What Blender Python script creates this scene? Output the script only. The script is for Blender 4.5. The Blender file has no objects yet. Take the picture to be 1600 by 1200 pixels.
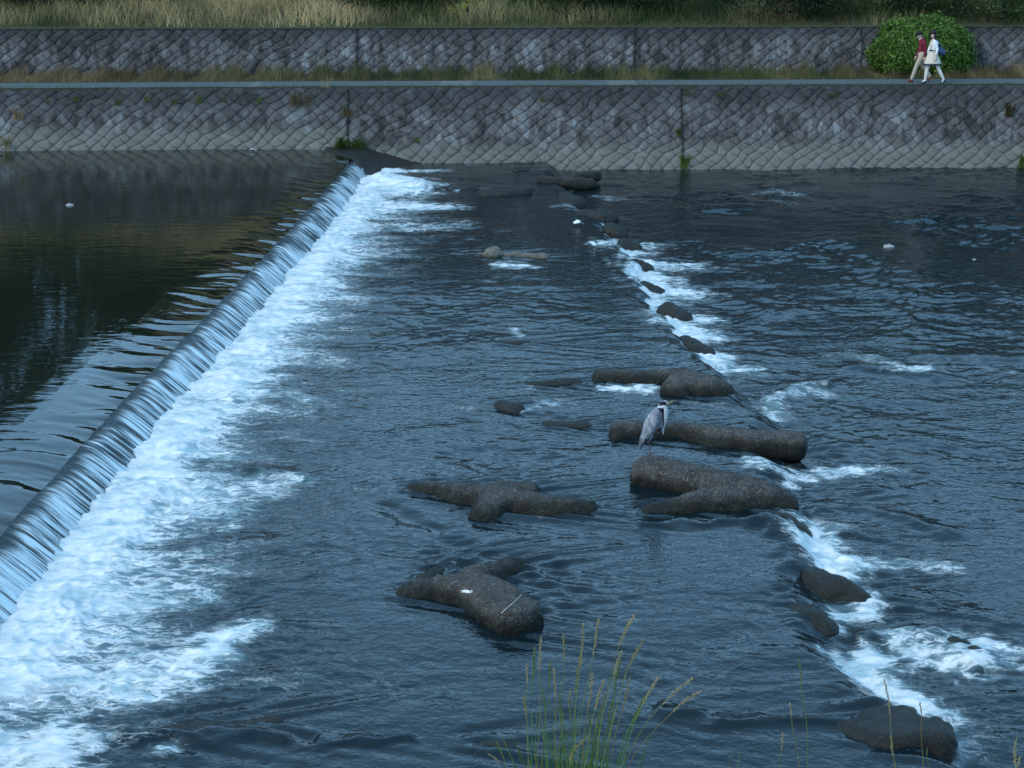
import bpy, math, random
import numpy as np
from math import radians, sin, cos, tan, pi, sqrt, atan
from mathutils import Vector, Matrix

# ------------------------------------------------------------------ camera, sky, sun, exposure
SC = bpy.context.scene
COL = SC.collection
FPX = 2400.0; TH = atan(750/FPX); H = 7.6
cam = bpy.data.cameras.new('camera'); cam.lens = 54.0; cam.sensor_width = 36; cam.clip_start = .1; cam.clip_end = 3000
co = bpy.data.objects.new('camera', cam); COL.objects.link(co)
co.location = (0, 0, H); co.rotation_euler = (pi/2-TH, 0, 0); SC.camera = co
SUN_EL = radians(38); SUN_AZ = radians(235)
w = bpy.data.worlds.new('World'); SC.world = w; w.use_nodes = True
nt = w.node_tree; bg = nt.nodes['Background']
sky = nt.nodes.new('ShaderNodeTexSky'); sky.sky_type = 'NISHITA'; sky.sun_disc = False
sky.sun_elevation = SUN_EL; sky.sun_rotation = SUN_AZ; sky.dust_density = 3.5; sky.air_density = 1.2; sky.ozone_density = 3.0
bg.inputs[1].default_value = 0.10
# thin evening overcast laid over the clear sky
tc = nt.nodes.new('ShaderNodeTexCoord'); mp = nt.nodes.new('ShaderNodeMapping'); mp.inputs['Scale'].default_value = (1, 1, 2.2)
nz = nt.nodes.new('ShaderNodeTexNoise'); nz.inputs['Scale'].default_value = 2.4; nz.inputs['Detail'].default_value = 5
cr = nt.nodes.new('ShaderNodeValToRGB'); cr.color_ramp.elements[0].position = .3; cr.color_ramp.elements[0].color = (1.25, 3.0, 5.2, 1)
cr.color_ramp.elements[1].position = .72; cr.color_ramp.elements[1].color = (2.8, 5.5, 8.1, 1)
mx = nt.nodes.new('ShaderNodeMix'); mx.data_type = 'RGBA'; mx.inputs[0].default_value = .78
nt.links.new(tc.outputs['Generated'], mp.inputs[0]); nt.links.new(mp.outputs[0], nz.inputs['Vector']); nt.links.new(nz.outputs[0], cr.inputs[0])
nt.links.new(sky.outputs[0], mx.inputs[6]); nt.links.new(cr.outputs[0], mx.inputs[7]); 
sxy = nt.nodes.new('ShaderNodeSeparateXYZ'); nt.links.new(tc.outputs['Generated'], sxy.inputs[0])
hz = nt.nodes.new('ShaderNodeMapRange'); hz.inputs[1].default_value = .15; hz.inputs[2].default_value = .75; hz.inputs[3].default_value = 1.5; hz.inputs[4].default_value = .85
nt.links.new(sxy.outputs[2], hz.inputs[0])
vm = nt.nodes.new('ShaderNodeVectorMath'); vm.operation = 'SCALE'; nt.links.new(mx.outputs[2], vm.inputs[0]); nt.links.new(hz.outputs[0], vm.inputs['Scale']); nt.links.new(vm.outputs[0], bg.inputs[0])
sl = bpy.data.lights.new('sun', 'SUN'); sl.energy = 0.5; sl.angle = radians(25); sl.color = (1, .95, .88)
so = bpy.data.objects.new('sun', sl); COL.objects.link(so)
sd_ = Vector((sin(SUN_AZ)*cos(SUN_EL), cos(SUN_AZ)*cos(SUN_EL), sin(SUN_EL)))
so.rotation_euler = sd_.to_track_quat('Z', 'Y').to_euler(); so.location = (0, -20, 30)
SC.view_settings.view_transform = 'Standard'; SC.view_settings.look = 'None'
SC.view_settings.exposure = 1.2; SC.view_settings.gamma = 1

rng = np.random.default_rng(7); random.seed(7)

def P(px, py, h=0.0):
    """world point at height h seen in the photograph at (px, py)"""
    a = (px-800)/FPX; b = (600-py)/FPX
    dx, dy, dz = a, cos(TH)+b*sin(TH), -sin(TH)+b*cos(TH)
    t = (h-H)/dz
    return Vector((dx*t, dy*t, h))
def Pd(px, py, Y):
    """world point at distance Y seen at (px, py)"""
    a = (px-800)/FPX; b = (600-py)/FPX
    dx, dy, dz = a, cos(TH)+b*sin(TH), -sin(TH)+b*cos(TH)
    t = Y/dy
    return Vector((dx*t, Y, H+dz*t))

# ------------------------------------------------------------------ helpers
def tag(o, label=None, cat=None, group=None, kind=None):
    if label: o['label'] = label
    if cat: o['category'] = cat
    if group: o['group'] = group
    if kind: o['kind'] = kind
    return o
def empty(name, loc, label=None, cat=None, group=None, rz=0):
    o = bpy.data.objects.new(name, None); COL.objects.link(o); o.location = loc; o.rotation_euler = (0, 0, rz)
    o.empty_display_size = .2
    return tag(o, label, cat, group)
def link(name, me, mat=None, parent=None, smooth=False):
    if mat: me.materials.append(mat)
    if smooth: me.polygons.foreach_set('use_smooth', [True]*len(me.polygons))
    o = bpy.data.objects.new(name, me); COL.objects.link(o)
    if parent:
        o.parent = parent
        o.matrix_parent_inverse = Matrix.LocRotScale(parent.location, parent.rotation_euler, (1, 1, 1)).inverted()
    return o
def npmesh(name, V, F, smooth=False, attrs=None, quads=True):
    """V (n,3), F (m,k) numpy -> mesh"""
    me = bpy.data.meshes.new(name); V = np.asarray(V, np.float32); F = np.asarray(F, np.int32)
    k = F.shape[1]
    me.vertices.add(len(V)); me.vertices.foreach_set('co', V.ravel())
    me.loops.add(F.size); me.loops.foreach_set('vertex_index', F.ravel())
    me.polygons.add(len(F)); me.polygons.foreach_set('loop_start', np.arange(0, F.size, k, dtype=np.int32))
    me.polygons.foreach_set('loop_total', np.full(len(F), k, np.int32))
    if smooth: me.polygons.foreach_set('use_smooth', np.ones(len(F), bool))
    for n, a in (attrs or {}).items():
        a = np.asarray(a, np.float32)
        if a.ndim == 1:
            at = me.attributes.new(n, 'FLOAT', 'POINT'); at.data.foreach_set('value', a)
        else:
            at = me.attributes.new(n, 'FLOAT_COLOR', 'POINT')
            at.data.foreach_set('color', np.concatenate([a[:, :3], np.ones((len(a), 1))], 1).astype(np.float32).ravel())
    me.update(calc_edges=True); me.validate()
    return me
def grid_faces(nr, nc):
    i = np.arange(nr-1)[:, None]*nc+np.arange(nc-1)[None, :]
    i = i.ravel(); return np.stack([i, i+1, i+1+nc, i+nc], 1)

def _h(ix, iy, seed):
    n = (ix.astype(np.int64)*374761393+iy.astype(np.int64)*668265263+seed*974634777) & 0x7fffffff
    n = ((n ^ (n >> 13))*1274126177) & 0x7fffffff
    return (n ^ (n >> 16)) & 0xffff
def perlin(x, y, seed=0):
    x = np.asarray(x, float); y = np.asarray(y, float)
    x0 = np.floor(x); y0 = np.floor(y); fx = x-x0; fy = y-y0
    u = fx*fx*fx*(fx*(fx*6-15)+10); v = fy*fy*fy*(fy*(fy*6-15)+10)
    def g(ix, iy, dx, dy):
        a = _h(ix, iy, seed)*(2*pi/65536); return np.cos(a)*dx+np.sin(a)*dy
    a = g(x0, y0, fx, fy); b = g(x0+1, y0, fx-1, fy); c = g(x0, y0+1, fx, fy-1); d = g(x0+1, y0+1, fx-1, fy-1)
    return 1.5*((a*(1-u)+b*u)*(1-v)+(c*(1-u)+d*u)*v)
def fbm(x, y, seed=0, o=4, g=.5):
    s = 0; a = 1; t = 0
    for i in range(o):
        s = s+a*perlin(x*2**i+i*17.3, y*2**i-i*9.1, seed+i); t += a; a *= g
    return s/t
def sst(a, b, x):
    t = np.clip((x-a)/(b-a), 0, 1); return t*t*(3-2*t)
def seg_dist(X, Y, pts):
    d = np.full(X.shape, 1e9)
    for (ax, ay), (bx, by) in zip(pts[:-1], pts[1:]):
        vx, vy = bx-ax, by-ay; L = vx*vx+vy*vy+1e-9
        t = np.clip(((X-ax)*vx+(Y-ay)*vy)/L, 0, 1)
        d = np.minimum(d, np.hypot(X-ax-t*vx, Y-ay-t*vy))
    return d

# ------------------------------------------------------------------ materials
def newmat(name):
    m = bpy.data.materials.new(name); m.use_nodes = True
    n = m.node_tree; return m, n, n.nodes['Principled BSDF']
def ND(n, t, **k):
    x = n.nodes.new(t)
    for a, b in k.items(): setattr(x, a, b)
    return x
def setin(x, **k):
    for a, b in k.items(): x.inputs[a.replace('_', ' ')].default_value = b
def math_(n, op, a, b=None, c=None, clamp=False):
    x = ND(n, 'ShaderNodeMath', operation=op, use_clamp=clamp)
    for i, v in enumerate((a, b, c)):
        if v is None: continue
        if isinstance(v, (int, float)): x.inputs[i].default_value = v
        else: n.links.new(v, x.inputs[i])
    return x.outputs[0]
def mixc(n, f, a, b):
    x = ND(n, 'ShaderNodeMix', data_type='RGBA')
    for i, v in ((0, f), (6, a), (7, b)):
        if isinstance(v, (int, float)): x.inputs[i].default_value = v
        elif isinstance(v, tuple): x.inputs[i].default_value = (*v, 1)
        else: n.links.new(v, x.inputs[i])
    return x.outputs[2]
def mixf(n, f, a, b):
    return math_(n, 'ADD', math_(n, 'MULTIPLY', math_(n, 'SUBTRACT', 1.0, f), a), math_(n, 'MULTIPLY', f, b))
def mapr(n, v, a, b, c=0, d=1, smooth=True):
    x = ND(n, 'ShaderNodeMapRange'); x.interpolation_type = 'SMOOTHSTEP' if smooth else 'LINEAR'
    n.links.new(v, x.inputs[0])
    for i, q in enumerate((a, b, c, d)): x.inputs[i+1].default_value = q
    return x.outputs[0]
def posmap(n, sc=(1, 1, 1), rot=(0, 0, 0)):
    g = ND(n, 'ShaderNodeTexCoord'); m = ND(n, 'ShaderNodeMapping')
    m.inputs['Scale'].default_value = sc; m.inputs['Rotation'].default_value = rot
    n.links.new(g.outputs['Object'], m.inputs[0]); return m.outputs[0]
def noise(n, vec, s=1, d=4, r=.55, dist=0):
    x = ND(n, 'ShaderNodeTexNoise'); x.inputs['Scale'].default_value = s; x.inputs['Detail'].default_value = d
    x.inputs['Roughness'].default_value = r; x.inputs['Distortion'].default_value = dist
    n.links.new(vec, x.inputs['Vector']); return x.outputs[0]
def attr(n, name, fac=True):
    a = ND(n, 'ShaderNodeAttribute', attribute_name=name); return a.outputs['Fac' if fac else 'Color']
def bump(n, p, h, strength, dist=.02, chain=None):
    b = ND(n, 'ShaderNodeBump'); b.inputs['Strength'].default_value = strength; b.inputs['Distance'].default_value = dist
    n.links.new(h, b.inputs['Height'])
    if chain is not None: n.links.new(chain, b.inputs['Normal'])
    if p is not None: n.links.new(b.outputs[0], p.inputs['Normal'])
    return b.outputs[0]
def flat(name, c, rough=.8, var=.25, scale=12, spec=.3, bmp=.15):
    m, n, p = newmat(name); v = posmap(n)
    f = noise(n, v, scale, 4)
    n.links.new(mixc(n, f, tuple(x*(1-var) for x in c), tuple(min(1, x*(1+var)) for x in c)), p.inputs['Base Color'])
    p.inputs['Roughness'].default_value = rough; p.inputs['Specular IOR Level'].default_value = spec
    if bmp: bump(n, p, noise(n, v, scale*4, 3), bmp, .01)
    return m
def leafmat(name, rough=.55, trans=.25):
    m, n, p = newmat(name)
    c = attr(n, 'col', False); n.links.new(c, p.inputs['Base Color'])
    p.inputs['Roughness'].default_value = rough; p.inputs['Specular IOR Level'].default_value = .25
    t = ND(n, 'ShaderNodeBsdfTranslucent'); n.links.new(c, t.inputs[0])
    mx = ND(n, 'ShaderNodeMixShader'); mx.inputs[0].default_value = trans
    out = n.nodes['Material Output']
    n.links.new(p.outputs[0], mx.inputs[1]); n.links.new(t.outputs[0], mx.inputs[2]); n.links.new(mx.outputs[0], out.inputs[0])
    return m
LEAF = leafmat('leaf'); GRASS = leafmat('grass')

# river water with foam
def water_mat(name, kind):
    m, n, p = newmat(name)
    D = attr(n, 'foam')
    if kind == 'river':
        v = posmap(n, (1, 2.5, 1))
        warp = noise(n, v, 2.2, 3)
        vx = ND(n, 'ShaderNodeVectorMath', operation='ADD'); n.links.new(v, vx.inputs[0])
        wv = ND(n, 'ShaderNodeTexNoise'); wv.inputs['Scale'].default_value = 2.6; wv.inputs['Detail'].default_value = 3; n.links.new(v, wv.inputs['Vector'])
        sc = ND(n, 'ShaderNodeVectorMath', operation='SCALE'); sc.inputs['Scale'].default_value = .55
        n.links.new(wv.outputs['Color'], sc.inputs[0]); n.links.new(sc.outputs[0], vx.inputs[1])
        a = noise(n, vx.outputs[0], 3.0, 7, .62)
        ridge = math_(n, 'SUBTRACT', 1.0, math_(n, 'MULTIPLY', math_(n, 'ABSOLUTE', math_(n, 'SUBTRACT', a, .5)), 12.0), clamp=True)
        b = noise(n, vx.outputs[0], 1.3, 6, .6)
        fine = noise(n, vx.outputs[0], 16, 4, .7)
        # lacy threshold: solid where dense, filaments where thin
        t = math_(n, 'ADD', math_(n, 'MULTIPLY', D, 1.08), math_(n, 'MULTIPLY', math_(n, 'SUBTRACT', b, .5), 1.25))
        t = math_(n, 'ADD', t, math_(n, 'MULTIPLY', math_(n, 'SUBTRACT', ridge, .3), .62))
        t = math_(n, 'ADD', t, math_(n, 'MULTIPLY', math_(n, 'SUBTRACT', fine, .5), .75))
        gate = mapr(n, D, .02, .22)
        F = math_(n, 'MULTIPLY', math_(n, 'MULTIPLY', mapr(n, t, .40, 1.12), mapr(n, D, .1, .75, .62, 1)), gate)
        milky = math_(n, 'MULTIPLY', mapr(n, D, .12, .9), .8)
        base = mixc(n, milky, mixc(n, noise(n, posmap(n, (.35, .5, 1)), 1, 3), (.003, .009, .013), (.008, .017, .020)), (.17, .28, .31))
        fo = mixc(n, mapr(n, noise(n, vx.outputs[0], 1.9, 5, .6), .28, .62), (.36, .50, .53), (.77, .79, .78))
        n.links.new(mixc(n, F, base, fo), p.inputs['Base Color'])
        n.links.new(mixf(n, F, .025, .55), p.inputs['Roughness'])
        n.links.new(mixf(n, F, .5, .2), p.inputs['Specular IOR Level'])
        v2 = posmap(n, (1, 1.5, 1), (0, 0, .25))
        r1 = noise(n, v2, 9, 2, .5, .6)
        r2 = noise(n, posmap(n, (1, 1.4, 1), (0, 0, -.3)), 20, 1, .5, .4)
        c1 = bump(n, None, r1, 1.0, .009); c2 = bump(n, None, r2, 1.0, .0009, c1)
        bump(n, p, math_(n, 'MULTIPLY', F, noise(n, vx.outputs[0], 7, 5, .6)), .4, .04, c2)
    elif kind == 'pool':
        n.links.new(mixc(n, noise(n, posmap(n, (.4, .4, 1)), 1, 3), (.007, .011, .008), (.017, .019, .012)), p.inputs['Base Color'])
        p.inputs['Roughness'].default_value = .03
        r1 = noise(n, posmap(n, (.6, 1.6, 1)), 3.0, 3, .5, .3)
        bump(n, p, r1, .22, .02)
    else:   # falling sheet: streaks run along the fall
        uv = ND(n, 'ShaderNodeAttribute', attribute_name='st')
        def st(a, b):
            mp = ND(n, 'ShaderNodeMapping'); mp.inputs['Scale'].default_value = (a, b, 1); n.links.new(uv.outputs['Vector'], mp.inputs[0]); return mp.outputs[0]
        s1 = noise(n, st(13, .8), 1, 3, .6, .25); s2 = noise(n, st(44, 1.2), 1, 3, .65, .2); s3 = noise(n, st(1.3, 1.0), 1, 2)
        t = math_(n, 'ADD', math_(n, 'MULTIPLY', s1, .55), math_(n, 'MULTIPLY', s2, .45))
        t = math_(n, 'ADD', t, math_(n, 'MULTIPLY', math_(n, 'SUBTRACT', s3, .5), .28))
        F = math_(n, 'MULTIPLY', mapr(n, t, .41, .57), mapr(n, D, 0, .6))
        F = math_(n, 'MAXIMUM', F, mapr(n, D, .8, 1.0))
        n.links.new(mixc(n, F, (.012, .025, .03), (.70, .79, .82)), p.inputs['Base Color'])
        n.links.new(mixf(n, F, .12, .35), p.inputs['Roughness'])
        c1 = bump(n, None, s1, .8, .05); bump(n, p, s2, .6, .015, c1)
    p.inputs['IOR'].default_value = 1.58 if kind == 'pool' else 1.40
    return m
M_RIVER = water_mat('river_water', 'river'); M_POOL = water_mat('pool_water', 'pool'); M_FALL = water_mat('falling_water', 'fall')

def stone_mat(name, dark, light, wetz=None, speck=.5, rough=.75, ws=(.25, .12, .45)):
    m, n, p = newmat(name); v = posmap(n)
    g = ND(n, 'ShaderNodeNewGeometry')
    a = noise(n, v, 4, 5, .6); b = noise(n, v, 45, 3, .7)
    f = math_(n, 'ADD', math_(n, 'MULTIPLY', mapr(n, a, .3, .7), 1-speck), math_(n, 'MULTIPLY', mapr(n, b, .35, .72), speck))
    c = mixc(n, f, dark, light)
    vo = ND(n, 'ShaderNodeTexVoronoi'); vo.inputs['Scale'].default_value = 38; n.links.new(v, vo.inputs['Vector'])
    pe = math_(n, 'MULTIPLY', mapr(n, vo.outputs['Distance'], .42, .22), mapr(n, noise(n, v, 17, 2), .50, .58))
    c = mixc(n, math_(n, 'MULTIPLY', pe, .7), c, tuple(min(1, x*2.2) for x in light))
    moss = mapr(n, noise(n, v, 7, 4, .65), .52, .7)
    c = mixc(n, math_(n, 'MULTIPLY', moss, .45), c, (.035, .034, .015))
    if wetz is not None:
        sx = ND(n, 'ShaderNodeSeparateXYZ'); n.links.new(g.outputs['Position'], sx.inputs[0])
        zz = math_(n, 'ADD', sx.outputs[2], math_(n, 'MULTIPLY', math_(n, 'SUBTRACT', noise(n, v, 6, 3), .5), .12))
        wet = mapr(n, zz, wetz+.12, wetz)
        c = mixc(n, math_(n, 'MULTIPLY', wet, .72), c, (.010, .012, .008))
        n.links.new(mixf(n, wet, rough, ws[2]), p.inputs['Roughness']); n.links.new(mixf(n, wet, ws[0], ws[1]), p.inputs['Specular IOR Level'])
    else: p.inputs['Roughness'].default_value = rough
    n.links.new(c, p.inputs['Base Color'])
    c1 = bump(n, None, noise(n, v, 14, 4, .6), .6, .02); bump(n, p, b, 1.0, .02, c1)
    return m
M_BLOCK = stone_mat('block_concrete', (.011, .0105, .0095), (.135, .127, .113), .09, .66)
M_BLOCKD = stone_mat('wet_block_concrete', (.008, .009, .009), (.038, .035, .028), .10, rough=.4, ws=(.3, .35, .3), speck=.65)
M_PALE = stone_mat('pale_stone', (.25, .25, .24), (.55, .53, .5), None, .3)

def wall_mat(name, z0, z1, zl):
    m, n, p = newmat(name); v = posmap(n)
    tone = attr(n, 'tone'); hh = attr(n, 'hh')
    blotch = noise(n, v, .5, 4, .6); st = noise(n, posmap(n, (3.4, 3.4, .45)), 1.3, 5, .65); fi = noise(n, v, 9, 5, .7)
    f = math_(n, 'ADD', math_(n, 'MULTIPLY', tone, .30), math_(n, 'MULTIPLY', mapr(n, st, .3, .70), .72))
    f = math_(n, 'ADD', f, math_(n, 'MULTIPLY', math_(n, 'SUBTRACT', blotch, .5), 1.7))
    f = math_(n, 'ADD', f, math_(n, 'MULTIPLY', math_(n, 'SUBTRACT', fi, .5), .5))
    c = mixc(n, mapr(n, f, .12, .62, smooth=False), (.040, .036, .036), (.122, .113, .106))
    pale = mapr(n, f, .66, .98); c = mixc(n, math_(n, 'MULTIPLY', pale, .75), c, (.24, .25, .25))
    # weathering: dark lichen runs below the coping, washed pale band at the waterline
    top = math_(n, 'ADD', hh, math_(n, 'MULTIPLY', math_(n, 'SUBTRACT', st, .5), .7))
    c = mixc(n, math_(n, 'MULTIPLY', mapr(n, top, .66, .96), .72), c, (.034, .033, .034))
    lowb = math_(n, 'ADD', attr(n, 'lb'), math_(n, 'MULTIPLY', math_(n, 'SUBTRACT', fi, .5), .12))
    if zl > 0:
        c = mixc(n, math_(n, 'MULTIPLY', mapr(n, lowb, zl+.12, zl-.12), .85), c, mixc(n, tone, (.17, .162, .135), (.19, .182, .155)))
        c = mixc(n, math_(n, 'MULTIPLY', mapr(n, lowb, .045, .015), .85), c, (.03, .03, .026))
    gap = attr(n, 'gap')
    c = mixc(n, math_(n, 'MULTIPLY', gap, math_(n, 'MULTIPLY', .29, mapr(n, hh, max(zl-.2, 0), max(zl, .02), .3, 1))), c, (.030, .029, .028))
    n.links.new(c, p.inputs['Base Color']); p.inputs['Roughness'].default_value = .85; p.inputs['Specular IOR Level'].default_value = .2
    c1 = bump(n, None, noise(n, v, 5, 4, .6), .7, .05); bump(n, p, fi, .6, .02, c1)
    return m
M_WALL = wall_mat('wall_stone', -.3, 2.2, .33); M_WALLU = wall_mat('upper_wall_stone', 2.2, 3.7, -1)

# ------------------------------------------------------------------ plan of the river
BASE_Y = np.array([8, 14.88, 18.92, 23.29, 27.24, 33.12, 37.59, 45.64, 60.0])
BASE_X = np.array([-5.72, -5.44, -5.29, -5.10, -4.83, -4.50, -4.26, -3.97, -3.6])
def xb(Y): return np.interp(Y, BASE_Y, BASE_X)
SILL = [(6, 4.6), (12.4, 4.35), (13.45, 4.2), (14.17, 3.6), (14.88, 3.5), (15.7, 3.55), (17.25, 3.6), (18.7, 3.8), (20.1, 3.75), (22.3, 3.9), (24.3, 3.65),
        (26.0, 3.3), (27.96, 2.92), (29.9, 2.75), (32.1, 2.6), (34.16, 2.62), (36, 2.3), (38.1, 2.1), (40, 1.7), (44, 1.2), (50, 1.0)]
SY = np.array([a for a, b in SILL]); SX = np.array([b for a, b in SILL])
ZP = .45      # upper pool level
ZL = -.22     # level below the sill
def yw(X, z=-.2):
    """foot of the river wall; its face leans back"""
    X = np.asarray(X, float)
    return 47.05+.033*X+np.minimum(X+5, 0)*.02+.4*(z+.2)

def sill_x(Y):
    return np.interp(Y, SY, SX)+.22*perlin(Y*1.1, Y*0+3.3, 5)+.13*perlin(Y*2.9, Y*0+1.3, 6)
def px_line(pts, h=0.0):
    return [tuple(P(a, b, h)[:2]) for a, b in pts]
# white water strokes: photo polyline, width in metres, strength
FOAM = [
 ([(612, 268), (700, 267)], .16, .9), ([(600, 285), (645, 296)], .5, 1.1), ([(610, 325), (720, 325)], .2, .6), ([(640, 318), (700, 322)], .25, .5),
 ([(660, 356), (720, 350)], .35, .5), ([(470, 755), (400, 770), (340, 775)], .25, .45), ([(480, 640), (530, 625)], .3, .3),
 ([(955, 606), (1010, 609)], .13, 1.3), ([(795, 415), (822, 416)], .16, 1.1), ([(803, 515), (806, 524)], .08, .8), ([(806, 513), (830, 513)], .06, .5),
 ([(885, 322), (935, 330)], .22, .7), ([(940, 295), (965, 300)], .2, .5), ([(945, 382), (1010, 372)], .28, .9), ([(995, 400), (1090, 402)], .26, .85),
 ([(1005, 430), (1025, 450)], .3, 1.1), ([(1030, 455), (1090, 462)], .32, .9), ([(1050, 500), (1100, 500)], .25, 1.1), ([(1050, 520), (1095, 528)], .28, .9),
 ([(1090, 560), (1140, 580), (1190, 580)], .2, .8), ([(1110, 552), (1125, 556)], .15, 1.0),
 ([(1205, 655), (1215, 625), (1262, 608), (1300, 618)], .14, .75), ([(1345, 558), (1400, 570), (1430, 582), (1465, 574)], .13, .6), ([(1530, 575), (1590, 582)], .12, .5),
 ([(1240, 655), (1290, 650)], .12, .25), ([(1300, 555), (1330, 548)], .1, .4), ([(1560, 610), (1600, 622)], .12, .35),
 ([(1175, 745), (1230, 752), (1290, 742), (1330, 737)], .16, .95), ([(1350, 732), (1410, 737)], .1, .65), ([(1070, 650), (1130, 655)], .08, .45),
 ([(1262, 835), (1270, 870), (1300, 885)], .2, 1.1), ([(1300, 870), (1360, 880), (1430, 878), (1480, 886)], .12, .75), ([(1300, 905), (1340, 925), (1365, 945), (1345, 965), (1300, 968)], .10, 1.0),
 ([(1295, 985), (1305, 990)], .06, 1.0), ([(1335, 1040), (1350, 1070), (1400, 1095)], .16, 1.15), ([(1350, 1040), (1420, 1020), (1500, 1040), (1540, 1010), (1600, 1020)], .16, .7),
 ([(1400, 1000), (1470, 990), (1530, 1010)], .14, .55), ([(1440, 1105), (1480, 1118)], .08, .9), ([(1480, 1030), (1600, 1050)], .2, .4),
 ([(330, 905), (260, 925), (180, 940)], .25, .35), ([(400, 975), (360, 990), (300, 1030), (200, 1040)], .13, .75), ([(360, 1010), (300, 1060), (200, 1085)], .16, .6),
 ([(0, 1165), (80, 1155), (110, 1165)], .2, .75), ([(0, 1190), (60, 1195)], .25, .9), ([(255, 1172), (275, 1170)], .05, 1.1),
 ([(820, 640), (850, 632)], .1, .55), ([(860, 625), (900, 632)], .14, .4), ([(795, 612), (830, 605)], .08, .35), ([(680, 610), (760, 600)], .5, .12),
 ([(1200, 300), (1245, 305)], .3, .5), ([(1210, 314), (1240, 318)], .2, .4), ([(1390, 580), (1440, 578)], .1, .7), ([(570, 770), (575, 765)], .1, .4),
]
# water relief: bumps and ledges
RELIEF = [
 ([(605, 284), (650, 292)], .6, .22), ([(1345, 1000), (1440, 1000), (1520, 1030)], .22, .10), ([(1200, 640), (1230, 610), (1290, 600)], .2, .09), ([(1345, 575), (1460, 590)], .25, .07),
 ([(1300, 1040), (1345, 1075)], .16, -.07), ([(1190, 820), (1240, 830), (1250, 860)], .22, .10), ([(1130, 1128), (1330, 1130)], .1, .05), ([(1040, 1110), (1080, 1120)], .12, .05),
 ([(130, 1150), (440, 1150)], .12, .06), ([(500, 1160), (640, 1155)], .07, .04),
 ([(390, 735), (470, 745)], .16, .07), ([(600, 790), (720, 850)], .16, -.04), ([(690, 850), (880, 890)], .14, -.035), ([(700, 870), (860, 905)], .1, .03),
 ([(1000, 820), (1220, 815)], .12, .05), ([(1230, 790), (1290, 830)], .1, -.06), ([(1450, 560), (1600, 560)], .3, .05), ([(1480, 830), (1380, 800), (1290, 790)], .18, .04),
]
ROCKFOOT = []    # filled by the blocks: (x, y, r) for the wash round each

# ------------------------------------------------------------------ solid builder: tapered capsules fused
def fuse(name, caps, voxel, noise_amp=0, noise_scale=3, seed=0, smooth=2, capk=1):
    """caps: (p0, p1, r0, r1[, flat z]) ; returns a single closed mesh"""
    V = []; F = []; off = 0
    nu, nv = 14, 6
    for c in caps:
        p0, p1, r0, r1 = Vector(c[0]), Vector(c[1]), c[2], c[3]; fl = c[4] if len(c) > 4 else 1
        ax = p1-p0; L = ax.length
        if L < 1e-6: ax = Vector((0, 0, 1))
        q = ax.normalized().to_track_quat('Z', 'Y')
        rings = []
        for k in range(nv): a = -pi/2+(k+.5)*pi/2/nv; rings.append((0, r0, a))
        for k in range(1, 5): t = k/5; rings.append((L*t, r0+(r1-r0)*t, 0))
        for k in range(nv): a = (k+.5)*pi/2/nv; rings.append((L, r1, a))
        pts = []
        pts.append(Vector((0, 0, -r0*capk)))
        for (z, r, a) in rings:
            for j in range(nu):
                ph = 2*pi*j/nu; pts.append(Vector((r*cos(a)*cos(ph), r*cos(a)*sin(ph), z+r*sin(a)*capk)))
        pts.append(Vector((0, 0, L+r1*capk)))
        for v in pts:
            wv = q @ v
            if fl != 1:
                if isinstance(fl, tuple): wv = Vector((wv.x*fl[0], wv.y*fl[1], wv.z*fl[2]))+Vector(((p1-p0).x*0, 0, 0))
                else:
                    # flatten about the axis line in z
                    t = 0 if L < 1e-6 else max(0, min(1, v.z/L)); axz = (q @ Vector((0, 0, t*L))).z
                    wv.z = axz+(wv.z-axz)*fl
            V.append(p0+wv)
        nr = len(rings)
        for j in range(nu): F.append((off, off+1+(j+1) % nu, off+1+j))
        for r in range(nr-1):
            for j in range(nu):
                a = off+1+r*nu+j; b = off+1+r*nu+(j+1) % nu; F.append((a, b, b+nu, a+nu))
        last = off+1+(nr-1)*nu; top = off+1+nr*nu
        for j in range(nu): F.append((top, last+j, last+(j+1) % nu))
        off += len(pts)
    me = bpy.data.meshes.new(name); me.from_pydata(V, [], F)
    ob = bpy.data.objects.new('tmp', me); COL.objects.link(ob)
    md = ob.modifiers.new('r', 'REMESH'); md.mode = 'VOXEL'; md.voxel_size = voxel; md.use_smooth_shade = True
    if smooth:
        ms = ob.modifiers.new('s', 'SMOOTH'); ms.iterations = smooth; ms.factor = .5
    dg = bpy.context.evaluated_depsgraph_get(); ev = ob.evaluated_get(dg)
    out = bpy.data.meshes.new_from_object(ev); out.name = name
    bpy.data.objects.remove(ob); bpy.data.meshes.remove(me)
    if noise_amp:
        n = len(out.vertices); c = np.empty(n*3, np.float32); out.vertices.foreach_get('co', c); c = c.reshape(-1, 3)
        nn = np.empty(n*3, np.float32); out.vertices.foreach_get('normal', nn); nn = nn.reshape(-1, 3)
        s = noise_scale
        d = fbm(c[:, 0]*s+c[:, 2]*s*.7, c[:, 1]*s+c[:, 2]*s*.5, seed, 3)+.3*fbm(c[:, 0]*s*5, c[:, 1]*s*5+c[:, 2]*s*4, seed+9, 2)+.16*perlin(c[:, 0]*s*12+c[:, 2]*9*s, c[:, 1]*s*12+c[:, 2]*s*7, seed+12)
        c = c+nn*(d*noise_amp)[:, None]; out.vertices.foreach_set('co', c.astype(np.float32).ravel()); out.update()
    out.polygons.foreach_set('use_smooth', [True]*len(out.polygons))
    return out
def vcolor(me, fn, name='col'):
    n = len(me.vertices); c = np.empty(n*3, np.float32); me.vertices.foreach_get('co', c); c = c.reshape(-1, 3)
    col = fn(c)
    at = me.attributes.new(name, 'FLOAT_COLOR', 'POINT')
    at.data.foreach_set('color', np.concatenate([col, np.ones((n, 1))], 1).astype(np.float32).ravel())

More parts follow.
